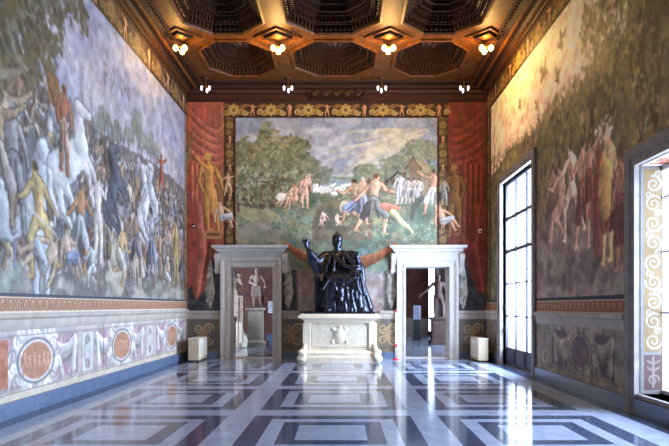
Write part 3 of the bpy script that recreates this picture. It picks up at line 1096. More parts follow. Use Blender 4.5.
# woodland at the left
tc = [(84, 92, 66), (110, 114, 80), (142, 134, 92)]
for px, py, h, wd in [(244, 202, 1.9, .9), (252, 200, 1.6, .9), (300, 196, 1.3, .9), (310, 192, 1.1, .8), (318, 190, .7, .6), (238, 210, 2.1, .6), (262, 206, 2.2, 1.2), (290, 200, 1.9, 1.1), (272, 205, 2.4, 1.3), (282, 204, 2.2, 1.0)]:
    cvB.tree(B(px, py), h, wd, tc if px < 300 else [(96, 106, 92), (120, 126, 100), (134, 134, 104)], (86, 66, 50), 190, .06)
for px in (246, 254, 262, 268, 276, 283, 291, 299):
    cvB.line([B(px, 203), B(px + rng.uniform(-3, 3), 182), B(px + rng.uniform(-5, 5), 165)], [.05, .035, .02], (98, 78, 60), .8)
for k in range(30):
    x, y = rng.uniform(238, 306), rng.uniform(168, 200)
    cvB.leaves(B(x, y), .12, .16, 7, .05, [(158, 160, 150), (170, 164, 138), (146, 150, 140)], .6)
for k in range(40):
    x, y = rng.uniform(238, 310), rng.uniform(138, 196)
    cvB.leaves(B(x, y), .18, .1, 9, .05, [(134, 132, 90), (88, 100, 70), (150, 142, 100), (104, 116, 94)], .75)
for k in range(16):
    cvB.leaves(B(rng.uniform(240, 306), rng.uniform(190, 204)), .3, .1, 14, .05, [(84, 92, 60), (118, 112, 76), (140, 128, 96)], .7)
# hut and trees at the right
for px, py, h, wd in [(362, 184, .7, .5), (368, 184, .6, .5), (404, 178, .9, .8), (418, 172, 1.0, .9), (428, 172, .9, .7), (392, 182, .7, .8), (385, 184, .6, .6)]:
    cvB.tree(B(px, py), h, wd, [(100, 110, 92), (124, 128, 100), (140, 138, 108)], (104, 84, 66), 90, .05)
cvB.poly([B(409, 190), B(409, 166), B(414, 158), B(421, 168), B(421, 192)], (120, 100, 80))
cvB.poly([B(412, 157), B(428, 164), B(434, 176), B(421, 170)], (156, 138, 104))
cvB.line([B(406, 170), B(413, 157), B(423, 172)], .025, (104, 78, 58))
cvB.poly([B(421, 170), B(432, 175), B(432, 196), B(421, 196)], (140, 124, 96))
# flock
for k in range(26):
    q = B(314 + (k % 13) * 3.1 + rng.uniform(-1, 1), 188 + (k // 13) * 4 + rng.uniform(-2, 2))
    cvB.ell((q[0], q[1]), .075, .06, (214, 212, 200), 1, .4)
    cvB.cap((q[0] + .05, q[1] + .02), (q[0] + .09, q[1] + .06), .03, .02, (224, 220, 210))
    cvB.cap((q[0] - .03, q[1] - .04), (q[0] - .04, q[1] - .12), .014, .01, (150, 146, 134))
for k in range(14):
    cvB.leaves(B(rng.uniform(308, 345), rng.uniform(196, 212)), .2, .1, 20, .04, [(72, 92, 62), (98, 112, 76)], .8)
for k in range(16):
    cvB.leaves(B(rng.uniform(275, 312), rng.uniform(214, 234)), .25, .12, 16, .045, [(112, 136, 116), (88, 114, 92), (132, 148, 128)], .75)
# bank with a grotto
cvB.poly([B(312, 222), B(318, 206), B(330, 199), B(352, 202), B(372, 210), B(372, 240), B(312, 240)], (116, 98, 78), .85)
cvB.ell(B(330, 220), .5, .34, (92, 92, 78), .8, .4)
# seated group left of centre
cvB.fig(B(285, 211), .78, 'sit', (196, 160, 134), (176, 140, 116), -1, -.3)
cvB.ell(B(281, 197), .16, .13, (206, 200, 186), 1, .3)
cvB.fig(B(297, 211), .95, 'sit', (200, 154, 122), None, -1, .1, (130, 84, 56))
cvB.fig(B(304, 208), 1.0, 'stand', (206, 164, 138), None, 1, -.05, (140, 92, 66))
cvB.fig(B(309, 186), .4, 'reach', (206, 176, 156), None, 1)
# infants at the stream
cvB.fig(B(327, 226), .52, 'sit', (222, 180, 158), None, -1, .3, (186, 140, 110))
cvB.fig(B(338, 228), .5, 'kneel', (226, 186, 162), None, 1, .2, (186, 140, 110))
# three tall figures right of centre
cvB.ell(B(346, 208), .2, .24, (196, 184, 150), 1, .25)
cvB.fig(B(356, 226), 1.55, 'kneel', (190, 150, 116), (140, 146, 176), -1, -.05, (74, 52, 40))
cvB.fig(B(362, 224), 1.45, 'stand', (196, 156, 126), (150, 150, 172), 1, 0, (170, 160, 150))
cvB.fig(B(374, 234), 1.85, 'stride', (204, 160, 130), (128, 128, 122), 1, .05, (120, 76, 52))
cvB.line([B(384, 206), B(392, 208), B(399, 209)], [.13, .1, .05], (206, 122, 98), .95, .3)
cvB.line([B(392, 212), B(404, 224), B(412, 232)], [.09, .08, .04], (200, 184, 130), 1, .3)
cvB.cap(B(386, 182), B(398, 172), .025, .03, (60, 48, 44))
cvB.fig(B(400, 204), .95, 'stand', (186, 180, 176), (196, 194, 196), -1, 0)
for px in (408, 414, 419):
    cvB.fig(B(px, 204), .8, 'stand', (180, 166, 156), (176, 170, 166), rng.choice((-1, 1)), 0)
cvB.fig(B(430, 214), 1.35, 'reach', (190, 144, 112), (206, 198, 190), -1, -.1, (96, 66, 48))
cvB.line([B(412, 218), B(414, 205), B(420, 199)], [.05, .08, .1], (90, 92, 80))
for k in range(14):
    cvB.leaves(B(rng.uniform(345, 436), rng.uniform(222, 246)), .25, .1, 16, .045, [(120, 140, 96), (150, 150, 108), (88, 112, 92), (170, 156, 130)], .65)
# swag joining the door cornices
cvB.swag(B(286, 245), B(396, 245), .72, .07, (150, 88, 54), 4)
cvB.finish(.014, .84, 0, .1, 25, 1.08, (118, 110, 98), 1.0)

# ornamental border round the landscape
a_, c_ = B(224.5, 118), B(448.5, 102.5)
cvB.frieze(a_[0], c_[0], a_[1], c_[1], False, dark=(58, 36, 30), golds=((164, 134, 72), (178, 156, 98), (134, 96, 56)))
for x0, x1 in ((224.5, 235.5), (437.5, 448.5)):
    a_, c_ = B(x0, 247), B(x1, 118)
    cvB.frieze(a_[0], c_[0], a_[1], c_[1], True, dark=(60, 42, 30), golds=((120, 98, 56), (136, 118, 72), (104, 78, 50)))
# painted figures on the hangings: tall golden nudes and infants
cvB.fig(B(212, 231), 2.4, 'stand', (190, 138, 78), None, 1, .06, (196, 160, 92), thin=.85, w=.72)
cvB.line([B(209, 170), B(201, 163), B(196, 157)], [.07, .05, .04], (190, 138, 78), 1, .3)
cvB.line([B(211, 192), B(212, 212)], [.12, .09], (206, 156, 92), .6, .3)
cvB.fig(B(225, 232), 1.05, 'sit', (210, 176, 148), (196, 196, 200), 1, .2, (190, 150, 110))
cvB.fig(B(228, 196), .7, 'reach', (196, 158, 118), None, 1, 0, (170, 130, 90))
BR(205, 222, 231, 239, (168, 124, 84))
BR(207, 220, 233, 236, (112, 70, 54))
cvB.fig(B(456, 236), 2.2, 'stand', (122, 84, 44), None, -1, .02, (150, 106, 60), thin=.85, w=.75)
cvB.fig(B(448, 236), 1.1, 'sit', (206, 156, 124), (186, 180, 176), 1, .3, (170, 120, 86))
cvB.fig(B(444, 205), .8, 'stand', (150, 140, 120), (140, 140, 136), 1, 0)
# pale tassels and garlands beside the doors
for x in (210, 288, 391, 463):
    cvB.line([B(x, 262), B(x, 275), B(x, 292), B(x, 300), B(x, 308)], [.04, .09, .15, .10, .03], (150, 144, 132), 1, .35)
    for k in range(26):
        t = k / 25
        w_ = .03 + .1 * math.sin(min(1, t * 1.2) * 2.6)
        q = B(x, 264 + 40 * t)
        cvB.ell((q[0] + rng.uniform(-w_, w_), q[1]), .045, .06, rng.choice([(176, 170, 158), (120, 112, 104), (192, 184, 172)]), .7, .5)
    cvB.line([B(x, 250), B(x, 264)], .012, (150, 140, 126))
# dado of the far wall
for x0, x1 in ((186, 221), (281, 303), (376, 399), (455, 490)):
    a_, c_ = B(x0, 353), B(x1, 311)
    cvB.rect(a_[0], c_[0], a_[1], c_[1], (128, 112, 90))
    cvB.mottle(a_[0], c_[0], a_[1], c_[1], [(112, 98, 82), (146, 126, 104)], 4, .6, int(x0) + 3)
    m = .1
    cvB.rect(a_[0] + m, c_[0] - m, a_[1] + .12, c_[1] - .25, (104, 96, 88))
    cu, cv_ = (a_[0] + c_[0]) / 2, (a_[1] + c_[1]) / 2 - .06
    for sg in (-1, 1):
        cvB.scroll((cu + sg * .14, cv_ + .16), .16, (166, 142, 108), .035, 1.4, sg)
        cvB.scroll((cu + sg * .14, cv_ - .2), .15, (158, 136, 104), .035, 1.3, -sg)
    cvB.ell((cu, cv_), .1, .22, (150, 128, 98), 1, .2)
BR(186, 490, 352, 360, (60, 62, 84))
BR(186, 490, 96, 101, (92, 46, 30))

# ---------- window reveal scrolls
cvRev = Canvas(0, .44, 0, 3.5, 110, (222, 212, 204), None)
cvRev.rect(.04, .40, 0, 3.4, (150, 142, 138))
cvRev.rect(.09, .36, .62, 3.32, (160, 124, 74))
cvRev.rect(.09, .36, .06, .58, (104, 66, 62))
for k in range(9):
    v = .78 + k * .29
    cvRev.scroll((.225, v), .125, (196, 184, 166), .017, 1.6, 1 if k % 2 else -1, k)
    cvRev.scroll((.16 if k % 2 else .29, v + .14), .06, (196, 184, 166), .014, 1.2, -1 if k % 2 else 1)
cvRev.scroll((.225, .2), .09, (160, 140, 130), .014, 1.4)
cvRev.line([(.225, .1), (.225, .54)], .018, (160, 140, 130))
for v in (.34, .44):
    cvRev.line([(.14, v + .05), (.225, v), (.31, v + .05)], .014, (160, 140, 130))
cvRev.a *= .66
cvSof = Canvas(0, .44, 0, 2.6, 60, (186, 170, 164), None)
cvSof.rect(.08, .36, .1, 2.5, (150, 92, 66))
cvSof.mottle(.08, .36, .1, 2.5, [(206, 190, 170), (112, 66, 50)], 2, .8, 3)


# ================================================================== floor
fb = MB()
TX = [(-6.66, -4.4), (-3.95, -1.67), (-1.28, 0.976), (1.37, 3.62)]
FX0, FX1 = XL, XR
fb.box(XL - .4, XR + 1.2, YF - .3, YB + .6, -.2, -.004, 0)           # light bed
zf = 0.0
cols_ = TX[1:]
rows_ = [(-4.57 + 2.7 * k, -4.57 + 2.7 * k + 2.24) for k in range(0, 8)]     # far rows fall at 8.93, 11.63, 14.33


def frect(x0, x1, y0, y1, mi):
    fb.add([(x0, y0, zf), (x1, y0, zf), (x1, y1, zf), (x0, y1, zf)], [(0, 1, 2, 3)], mi)


def fring(x0, x1, y0, y1, t, mi):
    frect(x0, x1, y0, y0 + t, mi)
    frect(x0, x1, y1 - t, y1, mi)
    frect(x0, x0 + t, y0 + t, y1 - t, mi)
    frect(x1 - t, x1, y0 + t, y1 - t, mi)


xs = [FX0, FX0 + .32]
for a, b in cols_:
    xs += [a, b]
xs += [FX1 - .3, FX1]
ys = [YF]
for a, b in rows_:
    ys += [max(a, YF), b]
ys += [YB - .12, YB + .56]
for i in range(len(xs) - 1):
    for j in range(len(ys) - 1):
        x0, x1, y0, y1 = xs[i], xs[i + 1], ys[j], ys[j + 1]
        if x1 <= x0 or y1 <= y0:
            continue
        tile = i in (2, 4, 6) and j % 2 == 0 and 0 < j + 1 < len(ys) - 1
        tile = i in (2, 4, 6) and any(abs(y0 - max(a, YF)) < 1e-6 and abs(y1 - b) < 1e-6 for a, b in rows_)
        if i == 0 or i == len(xs) - 2:
            if y1 > YB:
                y1 = YB
            frect(x0, x1, y0, y1, 1)
        elif tile:
            t = [.27, .20, .22]
            mi = [1, 0, 1]
            a0, a1, b0, b1 = x0, x1, y0, y1
            for k in range(3):
                fring(a0, a1, b0, b1, t[k], mi[k])
                a0, a1, b0, b1 = a0 + t[k], a1 - t[k], b0 + t[k], b1 - t[k]
            frect(a0, a1, b0, b1, 0)
        else:
            frect(x0, x1, y0, y1, 0)
floor = struct(fb.build('floor', [M['light_marble'], M['dark_marble']], fixn=False))

# ================================================================== walls (grids carry the painting; openings left free)
DOORS = [(230.0, 273.0), (405.5, 449.0)]                  # far wall openings in the far wall's own scale
DX = [((a - 343.5) * S, (b - 343.5) * S) for a, b in DOORS]
DTOP = 1.6 + (306 - 266.8) * S
WT = 0.56                                                  # far wall thickness
W1 = (13.31, 15.95, 0.0, 4.95)                             # tall window: y0 y1 z0 z1
W2 = (5.94, 8.58, 0.30, 3.68)
W3_ADDED = (-.12, 2.52, 0.30, 3.68)  # added window out of view, there for its light
LB, RB = Y0P, Y0P

FR_L = (8.0 - 2.6, 17.38, 1.795, 7.37)                     # fresco pictures on the side walls: y0 y1 z0 z1
FR_R = (8.0 - 2.6, 17.05, 1.77, 7.44)
FRZ_T = 8.0
wl = painted('wall_left', cvL, [(Y0P, YB, 0, FRZ_T + .24)], place_left, thick=0)
struct(wl)
struct(MB().box(XL - .02, XL, YF, Y0P, 0, 8.3).build('wall_left', M['plaster']))
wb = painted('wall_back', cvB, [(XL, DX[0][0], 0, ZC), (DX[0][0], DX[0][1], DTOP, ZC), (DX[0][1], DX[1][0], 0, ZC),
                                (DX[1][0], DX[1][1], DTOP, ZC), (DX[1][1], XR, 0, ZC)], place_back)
struct(wb)
wr = painted('wall_right', cvR, [(Y0P, W2[0], 0, ZC), (W2[0], W2[1], 0, W2[2] - .02), (W2[0], W2[1], W2[3], ZC), (W2[1], W1[0], 0, ZC),
                                 (W1[0], W1[1], W1[3], ZC), (W1[1], YB, 0, ZC)], place_right)
struct(wr)
b_ = MB()
b_.box(XR, XR + .03, YF, W3_ADDED[0], 0, 8.3)
b_.box(XR, XR + .03, W3_ADDED[0], W3_ADDED[1], 0, W3_ADDED[2])
b_.box(XR, XR + .03, W3_ADDED[0], W3_ADDED[1], W3_ADDED[3], 8.3)
b_.box(XR, XR + .03, W3_ADDED[1], Y0P, 0, 8.3)
struct(b_.build('wall_right', M['plaster']))
struct(MB().box(XL - .1, XR + .1, YF - .05, YF, 0, 8.4).build('wall_front', M['plaster']))
# masonry behind the painted faces (stops light, gives the openings their depth)
b_ = MB()
for x0, x1, z0, z1 in [(XL - .3, DX[0][0], 0, 8.4), (DX[0][0], DX[0][1], DTOP, 8.4), (DX[0][1], DX[1][0], 0, 8.4), (DX[1][0], DX[1][1], DTOP, 8.4), (DX[1][1], XR + .3, 0, 8.4)]:
    b_.box(x0, x1, YB + .004, YB + WT, z0, z1)
struct(b_.build('wall_back', M['dim_plaster']))
b_ = MB()
o = XR + .034
for y0, y1, z0, z1, d in [(YF, W3_ADDED[0], 0, 8.4, .8), (W3_ADDED[0], W3_ADDED[1], 0, W3_ADDED[2], .8), (W3_ADDED[0], W3_ADDED[1], W3_ADDED[3], 8.4, .8), (W3_ADDED[1], W2[0], 0, 8.4, .8),
                          (W2[0], W2[1], 0, W2[2], .8), (W2[0], W2[1], W2[3], 8.4, .8), (W2[1], 12.3, 0, 8.4, .8),
                          (12.3, W1[0], 0, 8.4, .3), (W1[0], W1[1], W1[3], 8.4, .3), (W1[1], YB, 0, 8.4, .3)]:
    b_.box(o, XR + d, y0, y1, z0, z1)
struct(b_.build('wall_right', M['reveal']))
struct(MB().box(XL - .3, XL - .03, YF, YB, 0, 8.4).build('wall_left', M['plaster']))

# frescoes: the pictures and their painted borders
fl = thing('fresco', 'huge fresco of a crowded battle with white horses on the left wall', 'fresco', (0, 0, 0))
painted('picture', cvL, [(FR_L[0], FR_L[1], FR_L[2], FR_L[3])], lambda U, V, d: place_left(U, V, d - .012), .01, fl)
bd = painted('ornamental_border', cvL, [(FR_L[0], YB - .01, FR_L[3], FRZ_T), (FR_L[1], YB - .01, FR_L[2], FR_L[3])], lambda U, V, d: place_left(U, V, d - .012), .01, fl)
painted('egg_border', cvL, [(FR_L[0], YB - .01, 1.50, FR_L[2])], lambda U, V, d: place_left(U, V, d - .012), .01, fl)
fr = thing('fresco', 'dark wooded fresco with standing figures and flying birds on the window wall', 'fresco', (0, 0, 0))
# picture around the window surrounds
SW = .24
painted('picture', cvR, [(FR_R[0], W2[0] - .36, FR_R[2], FR_R[3]), (W2[0] - .36, W2[1] + .34, W2[3] + .24, FR_R[3]),
                         (W2[1] + .34, W1[0] - .38, FR_R[2], FR_R[3]), (W1[0] - .38, W1[1] + .46, W1[3] + .24, FR_R[3]),
                         (W1[1] + .46, FR_R[1], FR_R[2], FR_R[3])], lambda U, V, d: place_right(U, V, d - .012), .01, fr)
painted('ornamental_border', cvR, [(FR_R[0], YB - .01, FR_R[3], FRZ_T), (FR_R[1], YB - .01, FR_R[2], FR_R[3])], lambda U, V, d: place_right(U, V, d - .012), .01, fr)
painted('egg_border', cvR, [(W2[1] + .34, W1[0] - .38, 1.47, FR_R[2])], lambda U, V, d: place_right(U, V, d - .012), .01, fr)
fbk = thing('fresco', 'wide landscape fresco with trees, flock and figures above the bronze statue', 'fresco', (0, 0, 0))
fx0, fz0 = Pback(235.5, 246)
fx1, fz1 = Pback(437.5, 118)
bx0, bz1 = Pback(224.5, 102.5)
bx1, _ = Pback(448.5, 0)
DC = Pback(0, 245.3)[1]
painted('picture', cvB, [(fx0, fx1, DC + .01, fz1), (Pback(288.5, 0)[0], Pback(393, 0)[0], fz0 - .6, DC + .01)], lambda U, V, d: place_back(U, V, d - .014), .01, fbk)
painted('ornamental_border', cvB, [(bx0, bx1, fz1, bz1), (bx0, fx0, DC + .01, fz1), (fx1, bx1, DC + .01, fz1)],
        lambda U, V, d: place_back(U, V, d - .014), .01, fbk)

# gilt fillet between picture and border on the far wall
b_ = MB()
for x0, x1, z0, z1 in [(fx0 - .03, fx1 + .03, fz1, fz1 + .035), (fx0 - .03, fx0, DC + .02, fz1), (fx1, fx1 + .03, DC + .02, fz1), (bx0 - .02, bx1 + .02, bz1, bz1 + .03)]:
    b_.box(x0, x1, YB - .035, YB - .012, z0, z1)
b_.build('fillet', M['red_wood'], fbk)

# skirtings
struct(MB().box(XL, XL + .05, YF, YB, 0, .23).build('baseboard_left', M['skirting']))
b_ = MB()
for y0, y1 in ((YF, W1[0] - SW), (W1[1] + SW, YB)):
    b_.box(XR - .05, XR, y0, y1, 0, .23)
struct(b_.build('baseboard_right', M['skirting']))
b_ = MB()
for x0, x1 in ((XL + .05, DX[0][0] - .32), (DX[0][1] + .27, DX[1][0] - .26), (DX[1][1] + .24, XR - .05)):
    b_.box(x0, x1, YB - .05, YB, 0, .2)
struct(b_.build('baseboard_back', M['skirting']))


def sweep(name, prof, path, m, m2=None, bands=()):
    """prof: (d out from wall, z); path: 'left','right','back'"""
    b = MB()
    if path == 'left':
        rings = [[(XL + d, y, z) for d, z in prof] for y in (YF, YB)]
    elif path == 'right':
        rings = [[(XR - d, y, z) for d, z in prof] for y in (YF, YB)]
    elif path == 'back':
        rings = [[(x, YB - d, z) for d, z in prof] for x in (XL, XR)]
    b.loft(rings)
    if m2 is None:
        return struct(b.build(name, m))
    n = len(prof)
    for k in range(n):
        d0_, d1_ = prof[k], prof[(k + 1) % n]
        b.m[k] = bands[k] if k < len(bands) else 0
    return struct(b.build(name, [m, m2], fixn=True))


# chair rails
def rail(z, t=1.0):
    return [(.0, z), (.07 * t, z), (.07 * t, z - .07), (.03 * t, z - .10), (.03 * t, z - .19), (.015 * t, z - .24), (0, z - .26)]


sweep('trim_1', rail(1.50), 'left', M['dado'])
b_ = MB()
b_.loft([[(XR - d, y, z) for d, z in rail(1.47)] for y in (W2[1] + .36, W1[0] - SW - .02)])
b_.loft([[(XR - d, y, z) for d, z in rail(1.47)] for y in (W1[1] + SW + .02, YB)])
struct(b_.build('trim_2', M['dado']))
b_ = MB()
for x0, x1 in ((XL, DX[0][0] - .32), (DX[0][1] + .27, -1.35), (1.1, DX[1][0] - .26), (DX[1][1] + .24, XR)):
    b_.loft([[(x, YB - d, z) for d, z in rail(1.46, .7)] for x in (x0, x1)])
struct(b_.build('trim_3', M['dado']))

# ================================================================== ceiling
YR = [16.87 - 2.6 * k for k in range(0, 8)]            # beam lines
XC = [-4.0, -1.61, 1.11, 3.5]
cb = MB()


def octa(cx, cy, hx, hy, c, z, inset=0.0):
    k = inset * .414
    hx, hy = hx - inset, hy - inset
    c2 = max(.02, c - inset + k * 1.0 + 0.0) if False else max(.02, c - inset * .586)
    return [(cx - hx + c2, cy - hy, z), (cx + hx - c2, cy - hy, z), (cx + hx, cy - hy + c2, z), (cx + hx, cy + hy - c2, z),
            (cx + hx - c2, cy + hy, z), (cx - hx + c2, cy + hy, z), (cx - hx, cy + hy - c2, z), (cx - hx, cy - hy + c2, z)]


coffers = []
for j in range(len(YR) - 1):
    y1, y0 = YR[j], YR[j + 1]
    for i in range(3):
        x0, x1 = XC[i], XC[i + 1]
        cx, cy = (x0 + x1) / 2, (y0 + y1) / 2
        hx, hy = (x1 - x0) / 2 - .265, (y1 - y0) / 2 - .19
        c = .62 if i == 1 else .56
        o8 = octa(cx, cy, hx, hy, c, ZC)
        out = [(cx - hx + c, y0, ZC), (cx + hx - c, y0, ZC), (x1, cy - hy + c, ZC), (x1, cy + hy - c, ZC), (cx + hx - c, y1, ZC), (cx - hx + c, y1, ZC), (x0, cy + hy - c, ZC), (x0, cy - hy + c, ZC)]
        cor = [None, (x1, y0, ZC), None, (x1, y1, ZC), None, (x0, y1, ZC), None, (x0, y0, ZC)]
        vs_ = o8 + out
        fs = []
        for k in range(8):
            n = (k + 1) % 8
            if cor[k]:
                vs_.append(cor[k])
                fs.append((k, n, 8 + n, len(vs_) - 1, 8 + k))
            else:
                fs.append((k, n, 8 + n, 8 + k))
        cb.add(vs_, fs)
        coffers.append((cx, cy, hx, hy, c, i, j))
# margins out to the walls and above
for a0, a1, b0, b1 in [(XL - .1, XC[0], YF - .1, YB + .1), (XC[3], XR + .1, YF - .1, YB + .1), (XC[0], XC[3], YR[0], YB + .1), (XC[0], XC[3], YF - .1, YR[-1])]:
    cb.add([(a0, b0, ZC), (a1, b0, ZC), (a1, b1, ZC), (a0, b1, ZC)], [(0, 1, 2, 3)])
ceiling = struct(cb.build('ceiling', M['wood']))
struct(MB().box(XL - .3, XR + .9, YF - .2, YB + .56, 9.0, 9.1).build('ceiling', M['dark_wood']))

for cx, cy, hx, hy, c, i, j in coffers:
    b = MB()
    prof = [(-.05, 0), (-.05, -.045), (.0, -.06), (.03, -.02), (.03, .16), (.10, .16), (.12, .13), (.16, .13), (.16, .24), (.24, .24), (.24, .34),
            (.34, .34), (.36, .31), (.41, .31), (.41, .44), (.50, .44), (.50, .52)]
    rings = [octa(cx, cy, hx, hy, c, ZC + z, ins) for ins, z in prof]
    b.loft(rings[:4], 1, False, False)
    b.loft(rings[3:], 0, False, True)
    o = b.build('coffer', [M['dark_wood'], M['wood']], ceiling, fixn=False)
    if j > 2:
        continue
    # dentils along the first shelf and a bead row on the second
    d = MB()
    for ins, z0, z1, w, dep in ((.065, .03, .16, .055, .05), (.20, .15, .24, .045, .05), (.29, .26, .34, .04, .05)):
        rg = octa(cx, cy, hx, hy, c, 0, ins)
        for k in range(8):
            p, q = Vector(rg[k]), Vector(rg[(k + 1) % 8])
            L = (q - p).length
            n = max(1, int(L / (w * 1.9)))
            ang = math.atan2(q.y - p.y, q.x - p.x)
            for t in range(n):
                m = p.lerp(q, (t + .5) / n)
                d.box(-w / 2, w / 2, -dep / 2, dep / 2, z0, z1, 0, Matrix.Translation((m.x, m.y, ZC)) @ Matrix.Rotation(ang, 4, 'Z'))
    d.build('dentils', M['dull_gold'], o)
    r = MB()
    for k in range(8):
        a = k * math.pi / 4
        r.ball((cx + .2 * math.cos(a), cy + .2 * math.sin(a), ZC + .5), .085, 6)
        a += .39
        r.tube([(cx + .28 * math.cos(a), cy + .28 * math.sin(a), ZC + .5), (cx + .42 * math.cos(a), cy + .42 * math.sin(a), ZC + .49)], [.05, .02], 6)
    r.lathe([(.0, -.14), (.05, -.13), (.09, -.06), (.11, 0), (.11, .04)], (cx, cy, ZC + .5), 12)
    r.build('rosette', M['dull_gold'], o, smooth=True)

# diamonds at the crossings
for j in range(0, 4):
    for i in range(4):
        x, y = XC[i], YR[j]
        if j == 0:
            continue
        b = MB()
        hw = .60 if i in (1, 2) else .5
        hl = .5
        for kk, (s0, s1, z) in enumerate(((1.0, .86, -.05), (.6, .5, -.07))):
            rings = []
            for sc_, zz in ((s0, 0), (s0, z), (s1, z), (s1, 0)):
                rings.append([(x + hw * sc_, y, ZC + zz), (x, y + hl * sc_, ZC + zz), (x - hw * sc_, y, ZC + zz), (x, y - hl * sc_, ZC + zz)])
            b.loft(rings, kk, False, False)
        b.build('diamond_moulding', [M['wood'], M['dark_wood']], ceiling, fixn=True)

# cornices
CP = [(0, 8.0), (.06, 8.0), (.08, 8.05), (.16, 8.06), (.20, 8.13), (.30, 8.14), (.31, 8.10), (.35, 8.10), (.37, 8.16), (.52, 8.20), (.53, 8.17), (.60, 8.17), (.62, ZC), (.62, ZC + .05), (0, ZC + .05)]
BND = (0, 1, 0, 1, 1, 0, 0, 0, 1, 0, 0, 1, 1)
sweep('trim_4', CP, 'left', M['wood'], M['dark_wood'], BND)
sweep('trim_5', CP, 'right', M['wood'], M['dark_wood'], BND)
CB = [(0, 7.8), (.05, 7.8), (.07, 7.86), (.10, 7.87), (.10, 8.0), (.16, 8.03), (.18, 8.10), (.32, 8.12), (.34, 8.19), (.58, 8.19), (.60, ZC), (.60, ZC + .05), (0, ZC + .05)]
sweep('trim_6', CB, 'back', M['red_wood'], M['dark_wood'], (0, 1, 0, 0, 1, 0, 1, 1, 1, 1, 1))

# dentil strips on the side cornices
for nm, sx, xw in (('trim_7', 1, XL), ('trim_8', -1, XR)):
    b = MB()
    y = 8.5
    while y < YB - .7:
        b.box(min(xw + sx * .545, xw + sx * .60), max(xw + sx * .545, xw + sx * .60), y, y + .06, 8.12, 8.17)
        y += .13
    struct(b.build(nm, M['dull_gold']))

# carved tablet in the middle of the far cornice
t = thing('carved_tablet', 'long carved wooden tablet on the cornice above the landscape fresco', 'carving', (Pback(336, 0)[0], YB - .13, 8.03))
b = MB()
pts = [(-.95, 0), (-.8, .2), (.8, .2), (.95, 0), (.8, -.2), (-.8, -.2)]
b.loft([[(x * k, d, z * k) for x, z in pts] for k, d in ((1, .1), (1, -.02), (.93, -.06), (.88, -.02), (.88, -.01))])
bevel(b.build('board', M['dark_wood'], t), .008)
for k in range(5):
    b = MB()
    x = (k - 2) * .33
    b.lathe([(.11, 0), (.11, .02), (.08, .05), (.05, .03), (.03, .06), (.0, .065)], (0, 0, 0), 12)
    n = 6 * 12
    for q in range(len(b.v) - n, len(b.v)):
        px_, py_, pz_ = b.v[q]
        b.v[q] = (x + px_, -.02 - pz_, py_)
    b.build('carved_rosette', M['dull_gold'], t, smooth=True)

# ================================================================== ceiling lamps
def lamp_proto(lit):
    if lit:
        lab = 'lit ceiling lamp'
    t = thing('ceiling_lamp', 'lamp', 'lamp')
    b = MB()
    b.lathe([(.13, 0), (.13, -.02), (.08, -.04), (.03, -.06), (.015, -.08)], (0, 0, 0), 16)
    b.build('ceiling_rose', M['gold'] if lit else M['dull_gold'], t, smooth=True)
    b = MB()
    b.lathe([(.014, -.07), (.014, -.22), (.03, -.24), (.03, -.26), (.01, -.28)], (0, 0, 0), 10)
    for k in range(3):
        a = k * 2.094 - .52
        p = (.13 * math.cos(a), .13 * math.sin(a), -.27)
        b.tube([(0, 0, -.24), (p[0] * .5, p[1] * .5, -.28), (p[0], p[1], -.25)], .01, 6)
        b.lathe([(.025, .03), (.03, 0)], p, 8)
    b.build('stem', M['brass'], t)
    for k in range(3):
        a = k * 2.094 - .52
        b = MB()
        rr = .068 if lit else .032
        b.lathe([(.02, .03), (rr * .7, .0), (rr, -.05), (rr * .75, -.1), (.01, -.125)], (.13 * math.cos(a), .13 * math.sin(a), -.27), 12)
        b.build('bulb', M['bulb'] if lit else M['small_bulb'], t, smooth=True)
    return t


names = ['leftmost', 'second from the left', 'second from the right', 'rightmost']
P1 = lamp_proto(True)
P2 = lamp_proto(False)
for i in range(4):
    for row, (yy, P0) in enumerate(((YR[1], P1), (YR[0], P2))):
        o = P0 if i == 0 else copy_tree(P0, (0, 0, 0))
        o.location = (XC[i], yy, ZC if row == 0 else ZC)
        if row == 0:
            o['label'] = 'bright warm three-bulb ceiling lamp, ' + names[i] + ' of the four large glowing ones'
            o['group'] = 'lit lamps under the coffered ceiling'
            l = bpy.data.lights.new('lamp_light', 'POINT')
            l.energy = 38
            l.color = (1.0, .60, .2)
            l.shadow_soft_size = .09
            lo = bpy.data.objects.new('lamp_light', l)
            lo.location = (0, 0, -.47)
            COL.objects.link(lo)
            lo.parent = o
        else:
            o['label'] = 'small cluster of three white bulbs near the far cornice, ' + names[i] + ' of four'
            o['group'] = 'small white lamps along the far cornice'

